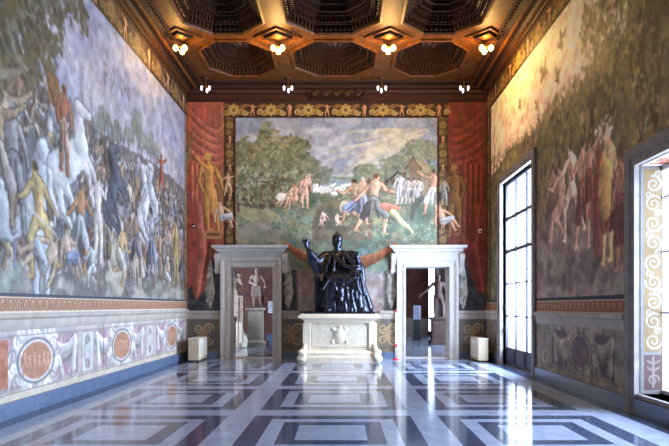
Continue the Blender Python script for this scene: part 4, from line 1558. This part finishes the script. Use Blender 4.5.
# ================================================================== doorways in the far wall
for n, (x0, x1) in enumerate(DX):
    root = bpy.data.objects.new('door_%d' % (n + 1), None)
    root.location = ((x0 + x1) / 2, YB, 0)
    COL.objects.link(root)
    struct(root)
    hw = (x1 - x0) / 2
    jw = .27
    b = MB()
    # moulded architrave: stepped ring around the opening
    steps = [(0, .02), (0, -.10), (.07, -.10), (.075, -.075), (.16, -.075), (.17, -.12), (.22, -.14), (jw, -.14), (jw, 0.0)]
    H = DTOP
    rings = []
    for off, d in steps:
        rings.append([(-hw - off, d, 0), (-hw - off, d, H + off), (hw + off, d, H + off), (hw + off, d, 0)])
    b.loft([[r[k] for r in rings] for k in range(4)], closed=False, cap0=False, cap1=False)
    # reveal lining
    b.box(-hw - .02, -hw + .01, .02, WT, 0, H)
    b.box(hw - .01, hw + .02, .02, WT, 0, H)
    b.box(-hw, hw, .02, WT, H - .01, H + .02)
    b.build('architrave', M['frame_marble'], root)
    b = MB()
    zt = 1.6 + (306 - 245.8) * S
    b.box(-hw - jw, hw + jw, -.10, 0, H + jw, zt - .24)
    b.build('frieze', M['frame_marble'], root)
    b = MB()
    cw = hw + jw + .02
    prof = [(0, 0), (.03, 0), (.05, .04), (.10, .06), (.12, .12), (.20, .15), (.22, .19), (.22, .235), (0, .235)]
    rings = []
    for e, sgn in ((0, -1), (1, 1)):
        rings.append([(sgn * (cw + d * .95), -.10 - d, zt - .24 + z) for d, z in prof])
    b.loft(rings)
    b.build('cornice', M['frame_marble'], root)
    # side consoles
    for sg in (-1, 1):
        xx = sg * (hw + jw + .10)
        b = MB()
        pr = [(-.0, .0), (-.16, 0), (-.19, -.08), (-.17, -.18), (-.11, -.3), (-.08, -.42), (-.10, -.52), (-.06, -.6), (0, -.62)]
        b.loft([[(xx + k * .075, d, zt - .24 + z) for d, z in pr] for k in (-1, 1)])
        o = bevel(b.build('console', M['frame_marble'], root), .012)
        b = MB()
        b.tube([(xx - .085, -.11, zt - .34), (xx + .085, -.11, zt - .34)], .07, 12)
        b.tube([(xx - .085, -.05, zt - .76), (xx + .085, -.05, zt - .76)], .05, 12)
        b.build('scroll', M['frame_marble'], o)
    b = MB()
    b.box(-hw, hw, .0, WT, 0, .012)
    b.build('threshold', M['frame_marble'], root)

# ================================================================== windows
def window(n, w, dx, sur, xs_extra=0, fw=.06, fm='iron', dd=.07, panel=False, cols=3, hs=None, splay=.0, wd=SW):
    y0, y1, z0, z1 = w
    root = bpy.data.objects.new('window_%d' % n, None)
    root.location = (XR, (y0 + y1) / 2, z0)
    COL.objects.link(root)
    struct(root)
    hw, H = (y1 - y0) / 2, z1 - z0
    b = MB()
    d0 = -z0
    steps = [(0, dx), (0, -.05), (wd * .35, -.05), (wd * .4, -.07), (wd * .9, -.07), (wd, -.045), (wd, 0)]
    rings = [[(d, -hw - o_, d0), (d, -hw - o_, H + o_), (d, hw + o_, H + o_), (d, hw + o_, d0)] for o_, d in steps]
    b.loft([[r[k] for r in rings] for k in range(4)], closed=False, cap0=False, cap1=False)
    b.build('surround', M['stone'], root)
    if z0 > 0:
        b = MB()
        b.box(-.02, dx, -hw, hw, -.04, 0)
        b.build('sill', M['stone'], root)
    b = MB()
    b.box(dx, dx + dd, -hw, -hw + fw, 0, H)
    b.box(dx, dx + dd, hw - fw, hw, 0, H)
    b.box(dx, dx + dd, -hw + fw, hw - fw, H - .08, H)
    b.box(dx, dx + dd, -hw + fw, hw - fw, 0, .06)
    for z in hs:
        t = .045 if (z in hs[-2:] and panel) else .016
        b.box(dx + dd * .15, dx + dd * .85, -hw + fw, hw - fw, z - t, z + t)
    for k in range(1, cols):
        y = -hw + 2 * hw * k / cols
        b.box(dx + dd * .1, dx + dd * .9, y - .022, y + .022, .06, H - .08)
    b.build('window_frame', M[fm], root)
    b = MB()
    b.box(dx + dd * .4, dx + dd * .4 + .005, -hw + fw, hw - fw, .47 if panel else .06, H - .08)
    b.build('pane', M['glass'], root)
    if panel:
        b = MB()
        for k in range(cols):
            a0, a1 = -hw + 2 * hw * k / cols + .03, -hw + 2 * hw * (k + 1) / cols - .03
            b.box(dx + .02, dx + .05, a0, a1, .05, .48)
            b.box(dx + .0, dx + .03, a0 + .1, a1 - .1, .13, .4)
        b.build('lower_panel', M['panelwood'], root)
        for z in (.88, 1.5):
            MB().box(dx - .04, dx + .02, hw - .2, hw - .1, z, z + .14).build('latch', M['iron'], root)
    return root


window(1, W1, .10, 0, panel=True, hs=[1.33, 2.2, 3.08, 3.97])
w2 = window(2, W2, .36, 0, 0, .012, 'white', .014, hs=[1.2, 2.1, 2.9], wd=.3)
window(3, W3_ADDED, .44, 0, hs=[1.2, 2.1, 2.9], wd=.3)  # added beside the camera, unseen, to let in more daylight
# painted reveal of the near window: gold scrolls on pale plaster
painted('painted_reveal', cvRev, [(0.04, .35, .0, W2[3] - W2[2])],
        lambda U, V, d: np.stack([U, np.full_like(U, (W2[1] - W2[0]) / 2 - .012 + d), V], -1), .01, w2)
painted('painted_soffit', cvSof, [(0.04, .35, .0, 2.6)],
        lambda U, V, d: np.stack([U, V - 1.3, np.full_like(U, W2[3] - W2[2] - .012 + d)], -1), .01, w2)
b = MB()
b.box(.03, .36, 1.28, 1.305, -.28, -.03)
b.build('reveal_base', M['skirting'], w2)

# ================================================================== pedestal and bronze
PX, PY = -.11, 16.92
ped = thing('statue_pedestal', 'broad cream marble pedestal under the seated bronze statue', 'pedestal', (PX, PY, 0))


def slab(b, hx, y0, y1, z0, z1):
    b.box(-hx, hx, y0, y1, z0, z1)


yb = .69
b = MB()
b.loft([[(-hx, y, z), (hx, y, z), (hx, yb, z), (-hx, yb, z)] for hx, y, z in
        [(1.14, -.68, 0), (1.14, -.68, .16), (1.10, -.64, .2), (1.10, -.64, .28), (1.03, -.58, .34)]])
b.build('base', M['white_marble'], ped)
b = MB()
b.loft([[(-hx, y, z), (hx, y, z), (hx, yb, z), (-hx, yb, z)] for hx, y, z in [(.92, -.5, .34), (.92, -.5, 1.12)]])
b.box(-.78, .78, -.53, -.49, .44, 1.04)
bevel(b.build('die', M['white_marble'], ped), .01)
b = MB()
b.loft([[(-hx, y, z), (hx, y, z), (hx, yb, z), (-hx, yb, z)] for hx, y, z in
        [(.96, -.54, 1.12), (1.0, -.57, 1.15), (1.0, -.57, 1.18), (1.08, -.64, 1.24), (1.16, -.71, 1.26), (1.16, -.71, 1.32), (1.10, -.68, 1.35), (1.10, -.68, 1.38)]])
b.build('cap', M['white_marble'], ped)
for sg in (-1, 1):
    b = MB()
    b.box(sg * .93 - .11, sg * .93 + .11, -.56, -.30, .34, 1.13)
    o = bevel(b.build('corner_pilaster', M['white_marble'], ped), .012)
    o = organic('corner_scroll', [('s', (sg * 1.06, -.62, .12), (.15, .12, .12)), ('s', (sg * 1.08, -.62, .3), (.10, .1, .09)), ('c', (sg * 1.02, -.6, .3), (sg * .98, -.56, .5), .09, .05),
                                  ('s', (sg * 1.0, -.66, .2), (.07, .07, .13))], M['white_marble'], .022, 2, ped)
organic('shield_relief', [('s', (0, -.53, .76), (.2, .035, .24)), ('s', (0, -.55, .78), (.13, .035, .16)), ('s', (-.17, -.53, .94), (.08, .03, .06)), ('s', (.17, -.53, .94), (.08, .03, .06)),
                          ('s', (0, -.53, 1.0), (.07, .03, .05)), ('s', (-.2, -.53, .6), (.05, .03, .08)), ('s', (.2, -.53, .6), (.05, .03, .08))], M['white_marble'], .018, 1, ped)

st = thing('bronze_statue', 'dark bronze statue of a seated robed man raising one arm, on marble pedestal', 'statue', (PX, PY, 1.38))
b = MB()
b.loft([[(-hx, y, z), (hx, y, z), (hx, .6, z), (-hx, .6, z)] for hx, y, z in [(1.0, -.62, 0), (1.0, -.62, .05), (.96, -.58, .07)]])
b.build('plinth', M['bronze'], st)


def ept(a, z, rx0, ry0, rx1, ry1, z1, k=1.0, cx0=0.05, cx1=-.02):
    t = z / z1
    rx, ry = rx0 + (rx1 - rx0) * t, ry0 + (ry1 - ry0) * t
    cx = cx0 + (cx1 - cx0) * t
    return (cx + k * rx * math.sin(a), .02 - k * ry * math.cos(a), z)


pr = []
# flaring skirt of the robe as stacked discs
for k in range(12):
    z = .06 + k * .095
    t = k / 11
    rx, ry = .68 - .24 * t ** .8, .54 - .06 * t
    pr.append(('s', (.2 - .12 * t, .0, z), (rx, ry, .09)))
# knees, thighs, shins
pr += [('c', (-.12, .05, 1.12), (-.16, -.42, .98), .22, .19), ('c', (.2, .05, 1.12), (.42, -.42, 1.1), .22, .19),
       ('c', (-.16, -.43, .96), (-.24, -.42, .2), .18, .16), ('c', (.43, -.42, 1.06), (.54, -.40, .2), .17, .17),
       ('c', (.1, -.36, .85), (.14, -.4, .2), .15, .2), ('c', (-.28, -.1, .9), (-.42, -.2, .2), .12, .16), ('c', (.6, -.05, 1.0), (.84, -.15, .16), .10, .15),
       ('c', (-.3, -.5, .1), (-.34, -.6, .09), .08, .06), ('c', (.56, -.5, .12), (.66, -.58, .09), .09, .06)]
# torso and shoulders
pr += [('c', (.04, .08, 1.1), (-.02, .06, 1.6), .3, .27), ('c', (-.33, .06, 1.68), (.3, .06, 1.68), .16, .17), ('c', (-.04, .02, 1.78), (-.06, -.04, 1.95), .15, .11),
       ('c', (.34, .02, 1.66), (.56, -.04, 1.3), .2, .17), ('c', (-.3, .14, 1.64), (-.34, .2, 1.0), .14, .14)]
# mantle edges crossing the chest
pr += [('c', (-.2, -.2, 1.72), (.14, -.42, 1.34), .06, .07), ('c', (.14, -.42, 1.34), (.5, -.42, 1.3), .07, .08), ('c', (.12, -.2, 1.74), (.3, -.34, 1.5), .06, .06),
       ('c', (.3, -.34, 1.5), (.56, -.3, 1.28), .06, .07), ('c', (-.12, -.24, 1.7), (-.18, -.38, 1.25), .05, .06), ('c', (-.28, -.18, 1.66), (-.4, -.3, 1.2), .05, .06)]
# head, face, beard
pr += [('s', (-.07, -.10, 2.05), (.15, .16, .17)), ('s', (-.075, -.235, 2.05), (.022, .035, .04)), ('c', (-.075, -.22, 2.1), (-.075, -.245, 2.055), .016, .022),
       ('s', (-.075, -.19, 1.95), (.085, .07, .10)), ('s', (-.075, -.2, 1.87), (.055, .05, .07)), ('s', (-.13, -.19, 2.03), (.04, .04, .035)), ('s', (-.02, -.19, 2.03), (.04, .04, .035)),
       ('c', (-.135, -.21, 2.115), (-.09, -.225, 2.12), .014, .014), ('c', (-.06, -.225, 2.12), (-.015, -.21, 2.115), .014, .014),
       ('s', (-.2, -.08, 2.06), (.018, .03, .045)), ('s', (.06, -.08, 2.06), (.018, .03, .045))]
# raised arm with hanging sleeve
pr += [('c', (-.4, .04, 1.68), (-.66, -.14, 1.5), .16, .14), ('c', (-.66, -.14, 1.5), (-.86, -.28, 1.76), .14, .10), ('c', (-.86, -.28, 1.76), (-.93, -.32, 1.88), .06, .045),
       ('c', (-.72, -.16, 1.5), (-.66, -.12, 1.3), .14, .10), ('c', (-.84, -.24, 1.66), (-.74, -.2, 1.28), .09, .07), ('c', (-.62, -.1, 1.46), (-.56, -.06, 1.22), .10, .07),
       ('c', (-.88, -.26, 1.68), (-.84, -.22, 1.42), .08, .05)]
# resting arm
pr += [('c', (.4, .0, 1.62), (.6, -.14, 1.34), .14, .12), ('c', (.6, -.14, 1.34), (.52, -.38, 1.5), .1, .07), ('c', (.62, -.1, 1.3), (.66, -.06, .95), .12, .1)]
body = pr


def hand(c, d, side, s_=1.0):
    """open relaxed hand at c, pointing along d"""
    d = Vector(d).normalized()
    a = d.cross(Vector((0, 1, 0))).normalized() * side
    n = d.cross(a).normalized()
    c = Vector(c)
    out = [('c', c, c + d * .09 * s_, .036 * s_, .045 * s_), ('c', c + a * .02 * s_, c + d * .09 * s_ + a * .03 * s_, .034 * s_, .03 * s_)]
    for k, L_ in enumerate((.085, .1, .095, .075)):
        o_ = c + d * .1 * s_ + a * (k - 1.5) * .034 * s_
        m_ = o_ + (d + a * (k - 1.5) * .12) * L_ * .55 * s_
        e_ = m_ + (d + a * (k - 1.5) * .14 + n * .45) * L_ * .5 * s_
        out += [('c', o_, m_, .017 * s_, .015 * s_), ('c', m_, e_, .015 * s_, .012 * s_)]
    t0 = c + d * .03 * s_ - a * .04 * s_
    t1 = t0 + (d * .6 - a).normalized() * .06 * s_
    t2 = t1 + (d - a * .4).normalized() * .05 * s_
    out += [('c', t0, t1, .02 * s_, .017 * s_), ('c', t1, t2, .017 * s_, .013 * s_)]
    return out


body += hand((-.94, -.33, 1.92), (-.25, -.2, 1), 1, 1.25)
body += hand((.5, -.42, 1.54), (-.15, -.35, .8), -1, 1.15)
# folds running down the robe
r2 = random.Random(3)
for k in range(46):
    a = -1.75 + 3.5 * (k + r2.uniform(-.3, .3)) / 45
    z1 = r2.uniform(.75, 1.12)
    a1 = a + r2.uniform(-.22, .22)
    pts = []
    for t in (0, .33, .66, 1):
        z = .05 + (z1 - .05) * t
        tt = z / 1.1
        rx, ry = .72 - .26 * tt ** .8, .58 - .04 * tt
        aa = a + (a1 - a) * t + .07 * math.sin(t * 5 + k)
        pts.append((.2 - .12 * tt + rx * math.sin(aa), -ry * math.cos(aa), z))
    rr = r2.uniform(.022, .06)
    for q in range(3):
        body.append(('c', pts[q], pts[q + 1], rr * (1.25 - .25 * q), rr * (1.0 - .2 * q)))
for k in range(16):      # folds across the lap and hanging between the knees
    x0 = -.28 + .86 * k / 15
    zz = 1.0 + .16 * (x0 + .28)
    body.append(('c', (x0 * .7 + .02, -.3, 1.28), (x0, -.56, zz), .03, .035))
    body.append(('c', (x0, -.56, zz), (x0 * 1.1 + r2.uniform(-.18, .18), -.62, r2.uniform(.35, .7)), .035, .045))
for k in range(5):       # swags of cloth slung from knee to knee
    z_ = .92 - .13 * k
    for q in range(6):
        t0, t1 = q / 6, (q + 1) / 6
        body.append(('c', (-.16 + .6 * t0, -.6, z_ + .1 * t0 - .32 * t0 * (1 - t0)), (-.16 + .6 * t1, -.6, z_ + .1 * t1 - .32 * t1 * (1 - t1)), .03, .03))
for k in range(9):       # folds of the shoulder cape
    a = -1.3 + 2.6 * k / 8
    body.append(('c', (-.04 + .2 * math.sin(a), .02 - .2 * math.cos(a), 1.82), (-.02 + .5 * math.sin(a), .0 - .34 * math.cos(a), 1.46), .03, .045))
for k in range(6):
    body.append(('c', (-.8 + .06 * k, -.3 + .02 * k, 1.62 - .03 * k), (-.72 + .05 * k, -.26, 1.16 + .02 * k), .02, .032))
organic('body', body, M['bronze'], .018, 1, st, zmin=.06)
b = MB()
b.lathe([(.14, 0), (.155, .01), (.155, .03), (.15, .05), (.158, .07), (.156, .09), (.145, .12), (.148, .135), (.125, .17), (.08, .205), (.03, .22), (.02, .225), (.028, .245), (.02, .262), (.002, .27)], (-.07, -.08, 2.11), 20)
b.build('tall_cap', M['bronze'], st, smooth=True)
# throne seen behind the robe
b = MB()
b.box(-.72, -.6, -.2, .5, .07, 1.0)
b.box(.52, .64, -.2, .5, .07, 1.0)
b.box(-.66, .58, -.1, .5, .07, .95)
b.box(-.5, .42, .4, .52, .9, 1.6)
b.tube([(-.66, -.3, 1.02), (-.66, .45, 1.02)], .08, 12)
b.tube([(.58, -.3, 1.02), (.58, .45, 1.02)], .08, 12)
bevel(b.build('throne', M['bronze'], st), .015)

# ================================================================== convector covers in the corners
def cover(x0, x1, y0, y1, inner, label):
    cx, cy = (x0 + x1) / 2, (y0 + y1) / 2
    t = thing('radiator_cover', label, 'radiator cover', (cx, cy, 0), 0, None)
    hx, hy, H = (x1 - x0) / 2, (y1 - y0) / 2, .68
    b = MB()
    b.box(-hx, hx, -hy, hy, .05, H - .03)
    bevel(b.build('body', M['cover_side'], t), .008)
    b = MB()
    b.box(-hx - .01, hx + .01, -hy - .01, hy + .01, H - .03, H)
    bevel(b.build('top', M['cover_front'], t), .006)
    b = MB()
    xs_ = inner * (hx + .006)
    b.box(min(xs_ - .008, xs_ + .008), max(xs_ - .008, xs_ + .008), -hy + .03, hy - .03, .14, H - .05)
    sp = b.build('side_panel', M['cover_front'], t)
    b = MB()
    for k in range(7):
        z = .2 + k * .045
        b.box(min(xs_, xs_ + inner * .018), max(xs_, xs_ + inner * .018), -hy + .12, hy - .12, z, z + .014)
    b.build('grille', M['cover_side'], sp)
    for sx in (-1, 1):
        for sy in (-1, 1):
            MB().box(sx * (hx - .04) - .025, sx * (hx - .04) + .025, sy * (hy - .05) - .025, sy * (hy - .05) + .025, 0, .05).build('foot', M['black'], t)
    return t


cover(-4.42, -4.12, 16.5, 17.5, 1, 'cream radiator cover in the far corner beside the battle fresco wall')
cover(3.83, 4.11, 16.45, 17.45, -1, 'cream radiator cover in the far corner beside the tall window')

# ================================================================== small fittings
bp = thing('barrier_post', 'slim white post with red bands standing beside the right doorway', 'post', (1.56, 17.3, 0))
b = MB()
b.lathe([(.12, 0), (.12, .015), (.03, .03), (.02, .05)], (0, 0, 0), 16)
b.build('foot', M['red'], bp, smooth=True)
b = MB()
b.tube([(0, 0, .04), (0, 0, 1.5)], .021, 10)
pole = b.build('pole', M['white'], bp, smooth=True)
for z, r in ((1.45, .035), (.42, .04)):
    b = MB()
    b.lathe([(.02, -.05), (r, -.04), (r, .04), (.02, .05)], (0, 0, z), 12)
    b.build('collar', M['red'], pole)
for (px, py, lab, m) in ((194, 226, 'small dark wall sensor on the left painted red hanging', 'black'), (480, 231, 'small white wall sensor on the right painted red hanging', 'white')):
    q = Pback(px, py)
    t = thing('wall_sensor', lab, 'sensor', (q[0], YB, q[1]))
    bevel(MB().box(-.05, .05, -.05, 0, -.06, .06).build('housing', M[m], t), .01)
    b = MB()
    b.ball((0, -.05, -.01), .03, 6)
    b.build('lens', M['black'] if m == 'white' else M['white'], t, smooth=True)

# ================================================================== rooms beyond the doorways
YR0, YR1 = YB + WT, 31.0
struct(MB().box(-8.5, 5.2, YR0, YR1 + .3, -.2, -.004).build('floor', M['light_marble']))
b = MB()
for x in [-8 + 1.6 * k for k in range(5)]:
    for y in [YR0 + .3 + 1.6 * k for k in range(8)]:
        b.add([(x, y, 0), (x + 1.1, y, 0), (x + 1.1, y + 1.1, 0), (x, y + 1.1, 0)], [(0, 1, 2, 3)])
struct(b.build('floor', M['dark_marble'], fixn=False))
HR = 5.6
struct(MB().box(-8.5, 5.2, YR0, YR1 + .3, HR, HR + .1).build('ceiling', M['dark_wood']))
b = MB()      # far wall with two tall lights
WN = [(4.56, 4.9)]
xs_ = [-.6, WN[0][0], WN[0][1], 5.0]
for k in range(3):
    if k % 2 == 0:
        b.box(xs_[k], xs_[k + 1], YR1, YR1 + .3, 0, HR)
    else:
        b.box(xs_[k], xs_[k + 1], YR1, YR1 + .3, 4.0, HR)
        b.box(xs_[k], xs_[k + 1], YR1, YR1 + .3, 0, .25)
struct(b.build('wall_end', M['dim_plaster']))
b = MB()
for k in (0,):
    b.box(WN[k][0], WN[k][1], YR1 + .1, YR1 + .11, .25, 4.0)
struct(b.build('window_4', M['glass']))
b = MB()
b.box(-.3, 4.5, YR1 - .05, YR1, 0, .95)
struct(b.build('baseboard_end', M['dado']))
# left room: shallower, with an unseen side window added for light
YL1 = 27.0
struct(MB().box(-8.5, -.6, YL1, YL1 + .3, 0, HR).build('wall_end', M['dim_plaster']))
struct(MB().box(-8.5, -.6, YL1 - .05, YL1, 0, .3).build('baseboard_end', M['skirting']))
struct(MB().box(-.6, -.3, YR0, YR1, 0, HR).build('wall_middle', M['dim_plaster']))
b = MB()
for y0, y1, z0, z1 in ((YR0, 19.6, 0, HR), (19.6, 24.4, 0, .6), (19.6, 24.4, 4.6, HR), (24.4, YL1 + .3, 0, HR)):
    b.box(-8.5, -8.2, y0, y1, z0, z1)
struct(b.build('wall_side', M['dim_plaster']))
struct(MB().box(-8.32, -8.31, 19.6, 24.4, .6, 4.6).build('window_5', M['glass']))  # opening added out of view to light the left room
b = MB()
for y0, y1, z0, z1 in ((YR0, 19.0, 0, HR), (19.0, 26.0, 0, .4), (19.0, 26.0, 4.6, HR), (26.0, 27.6, 0, HR), (27.6, 28.3, 0, .3), (27.6, 28.3, 4.0, HR), (28.3, YR1 + .3, 0, HR)):
    b.box(4.95, 5.2, y0, y1, z0, z1)
struct(b.build('wall_side', M['dim_plaster']))
struct(MB().box(5.1, 5.11, 27.6, 28.3, .3, 4.0).build('window_7', M['glass']))
struct(MB().box(5.1, 5.11, 19.0, 26.0, .4, 4.6).build('window_6', M['glass']))  # unseen opening added to brighten the right room


def statue(name, label, loc, h, pz, mt, pmt, pose, pw=.36, rz=0.0, gp=None):
    p = thing('sculpture_pedestal', label[1], 'pedestal', loc)
    b = MB()
    w = pw
    b.loft([[(-k, -k, z), (k, -k, z), (k, k, z), (-k, k, z)] for k, z in [(w * 1.3, 0), (w * 1.3, .14), (w * 1.12, .2), (w, .24)]])
    b.build('base', pmt, p)
    b = MB()
    b.loft([[(-k, -k, z), (k, -k, z), (k, k, z), (-k, k, z)] for k, z in [(w, .24), (w, pz - .14)]])
    b.box(-w * .7, w * .7, -w - .015, -w, .34, pz - .24)
    b.build('die', pmt, p)
    b = MB()
    b.loft([[(-k, -k, z), (k, -k, z), (k, k, z), (-k, k, z)] for k, z in [(w, pz - .14), (w * 1.1, pz - .1), (w * 1.25, pz - .06), (w * 1.25, pz)]])
    b.build('cap', pmt, p)
    t = thing(name, label[0], 'sculpture', (loc[0], loc[1], pz), rz)
    q = []
    s_ = h
    q += [('c', (-.05 * s_, 0, .5 * s_), (-.07 * s_, -.01, .27 * s_), .062 * s_, .045 * s_), ('c', (-.07 * s_, -.01, .27 * s_), (-.07 * s_, .02, .03 * s_), .043 * s_, .026 * s_),
          ('c', (.05 * s_, 0, .5 * s_), (.09 * s_, -.05 * s_, .28 * s_), .062 * s_, .045 * s_), ('c', (.09 * s_, -.05 * s_, .28 * s_), (.11 * s_, .03 * s_, .03 * s_), .043 * s_, .026 * s_),
          ('s', (-.07 * s_, -.03 * s_, .02 * s_), (.03 * s_, .07 * s_, .02 * s_)), ('s', (.11 * s_, -.01, .02 * s_), (.03 * s_, .07 * s_, .02 * s_)),
          ('c', (0, 0, .5 * s_), (.0, 0, .66 * s_), .095 * s_, .08 * s_), ('c', (0, 0, .66 * s_), (0, 0, .76 * s_), .085 * s_, .1 * s_),
          ('c', (-.1 * s_, 0, .79 * s_), (.1 * s_, 0, .79 * s_), .05 * s_, .05 * s_), ('c', (0, 0, .8 * s_), (0, -.01, .88 * s_), .036 * s_, .034 * s_),
          ('s', (0, -.015 * s_, .925 * s_), (.048 * s_, .055 * s_, .066 * s_)), ('s', (0, .005 * s_, .945 * s_), (.056 * s_, .06 * s_, .055 * s_)), ('s', (0, -.075 * s_, .92 * s_), (.01 * s_, .016 * s_, .018 * s_)),
          ('b', (0, 0, .0), (.2 * s_, .14 * s_, .02))]
    if pose == 'point':
        arms = [((-.12, 0, .79), (-.25, -.03, .66), (-.4, -.05, .545)), ((.12, 0, .79), (.17, .02, .63), (.2, -.08, .5))]
    elif pose == 'bent':
        arms = [((-.12, 0, .79), (-.18, 0, .64), (-.04, -.12, .6)), ((.12, 0, .79), (.19, 0, .66), (.22, -.1, .56))]
    else:
        arms = [((-.12, 0, .79), (-.17, -.02, .65), (-.1, -.14, .7)), ((.12, 0, .79), (.2, -.04, .7), (.16, -.12, .84))]
    for a, e, w_ in arms:
        a, e, w_ = Vector(a) * s_, Vector(e) * s_, Vector(w_) * s_
        q += [('c', a, e, .042 * s_, .034 * s_), ('c', e, w_, .033 * s_, .02 * s_)]
        q += hand(w_, (w_ - e), 1, .55 * s_)
    if pose != 'point':
        for k in range(7):
            x = (-.11 + .035 * k) * s_
            q.append(('c', (x * .8, -.07 * s_, .56 * s_), (x * 1.1 + .02, -.08 * s_, .3 * s_), .03 * s_, .026 * s_))
        q.append(('c', (.0, .02 * s_, .55 * s_), (.0, .03 * s_, .3 * s_), .11 * s_, .1 * s_))
    if pose == 'lift':
        for k in range(7):
            x = (-.12 + .04 * k) * s_
            q.append(('c', (x * .9, -.05 * s_, .5 * s_), (x * 1.2, -.06 * s_, .04 * s_), .03 * s_, .036 * s_))
    else:
        q.append(('c', (.14 * s_, .07 * s_, .0), (.12 * s_, .07 * s_, .34 * s_), .06 * s_, .045 * s_))
    organic('figure', q, mt, .017 * s_ / 1.6 + .004, 1, t, zmin=.0)
    return t


statue('figure_sculpture', ('dark brown nude figure sculpture pointing left, seen through the right doorway', 'brown stone pedestal seen through the right doorway'), (3.95, 24.2, 0), 1.78, 1.12, M['brown_marble'], M['brown_marble'], 'point', .27)
statue('figure_sculpture', ('pale marble figure with a draped waist on the white pedestal, through the left doorway', 'white pedestal in the middle of the left doorway'), (-3.52, 23.6, 0), 1.62, 1.52, M['old_marble'], M['white_marble'], 'bent', .33)
statue('figure_sculpture', ('marble figure in a long robe at the left edge of the left doorway', 'brown pedestal at the left edge of the left doorway'), (-4.3, 22.7, 0), 1.8, 1.18, M['old_marble'], M['brown_marble'], 'lift', .26)
# carved marble pier between the two sculptures
t = thing('scroll_balustrade', 'carved white marble scroll pier between the two sculptures in the left doorway', 'balustrade', (-3.78, 22.2, 0))
b = MB()
b.box(-.3, -.12, -.1, .1, 0, .2)
b.box(-.28, -.22, -.08, .08, .2, 1.95)
b.box(-.10, -.04, -.08, .08, .2, 1.95)
b.box(-.30, -.02, -.1, .1, 1.9, 2.0)
b.box(-.22, -.10, -.02, .04, .2, 1.9)
bevel(b.build('pier', M['old_marble'], t), .02)
b = MB()
b.loft([[(x, y, z) for x, z in ((-.32, 0), (.1, 0), (.14, .3), (.0, .55), (-.1, .9), (-.12, 1.0), (-.32, 1.0))] for y in (-.06, .06)])
bevel(b.build('side_scroll', M['white_marble'], t), .02)
# information stand
t = thing('information_stand', 'dark slim stand with a grey text panel, seen through the right doorway', 'information stand', (3.42, 27.0, 0))
MB().box(-.17, .17, -.15, .15, 0, .05).build('foot', M['black'], t)
MB().box(-.15, .15, -.04, .04, .05, .98).build('post', M['black'], t)
tp_ = MB().box(-.17, .17, -.06, .03, .98, 1.62).build('text_panel', M['panel'], t)
b = MB()
for k in range(9):
    b.box(-.13, .13 - .04 * (k % 3), -.064, -.06, 1.08 + k * .055, 1.095 + k * .055)
b.build('text_lines', M['black'], tp_)
t = thing('wall_notice', 'small pale notice panel on the wall seen through the left doorway', 'notice', (-3.35, YL1 - .0, 1.55))
MB().box(-.16, .16, -.03, 0, -.28, .28).build('sheet', M['white'], t)
b = MB()
for k in range(8):
    b.box(-.12, .12 - .04 * (k % 3), -.033, -.03, -.2 + k * .055, -.186 + k * .055)
b.build('text_lines', M['panel'], t)
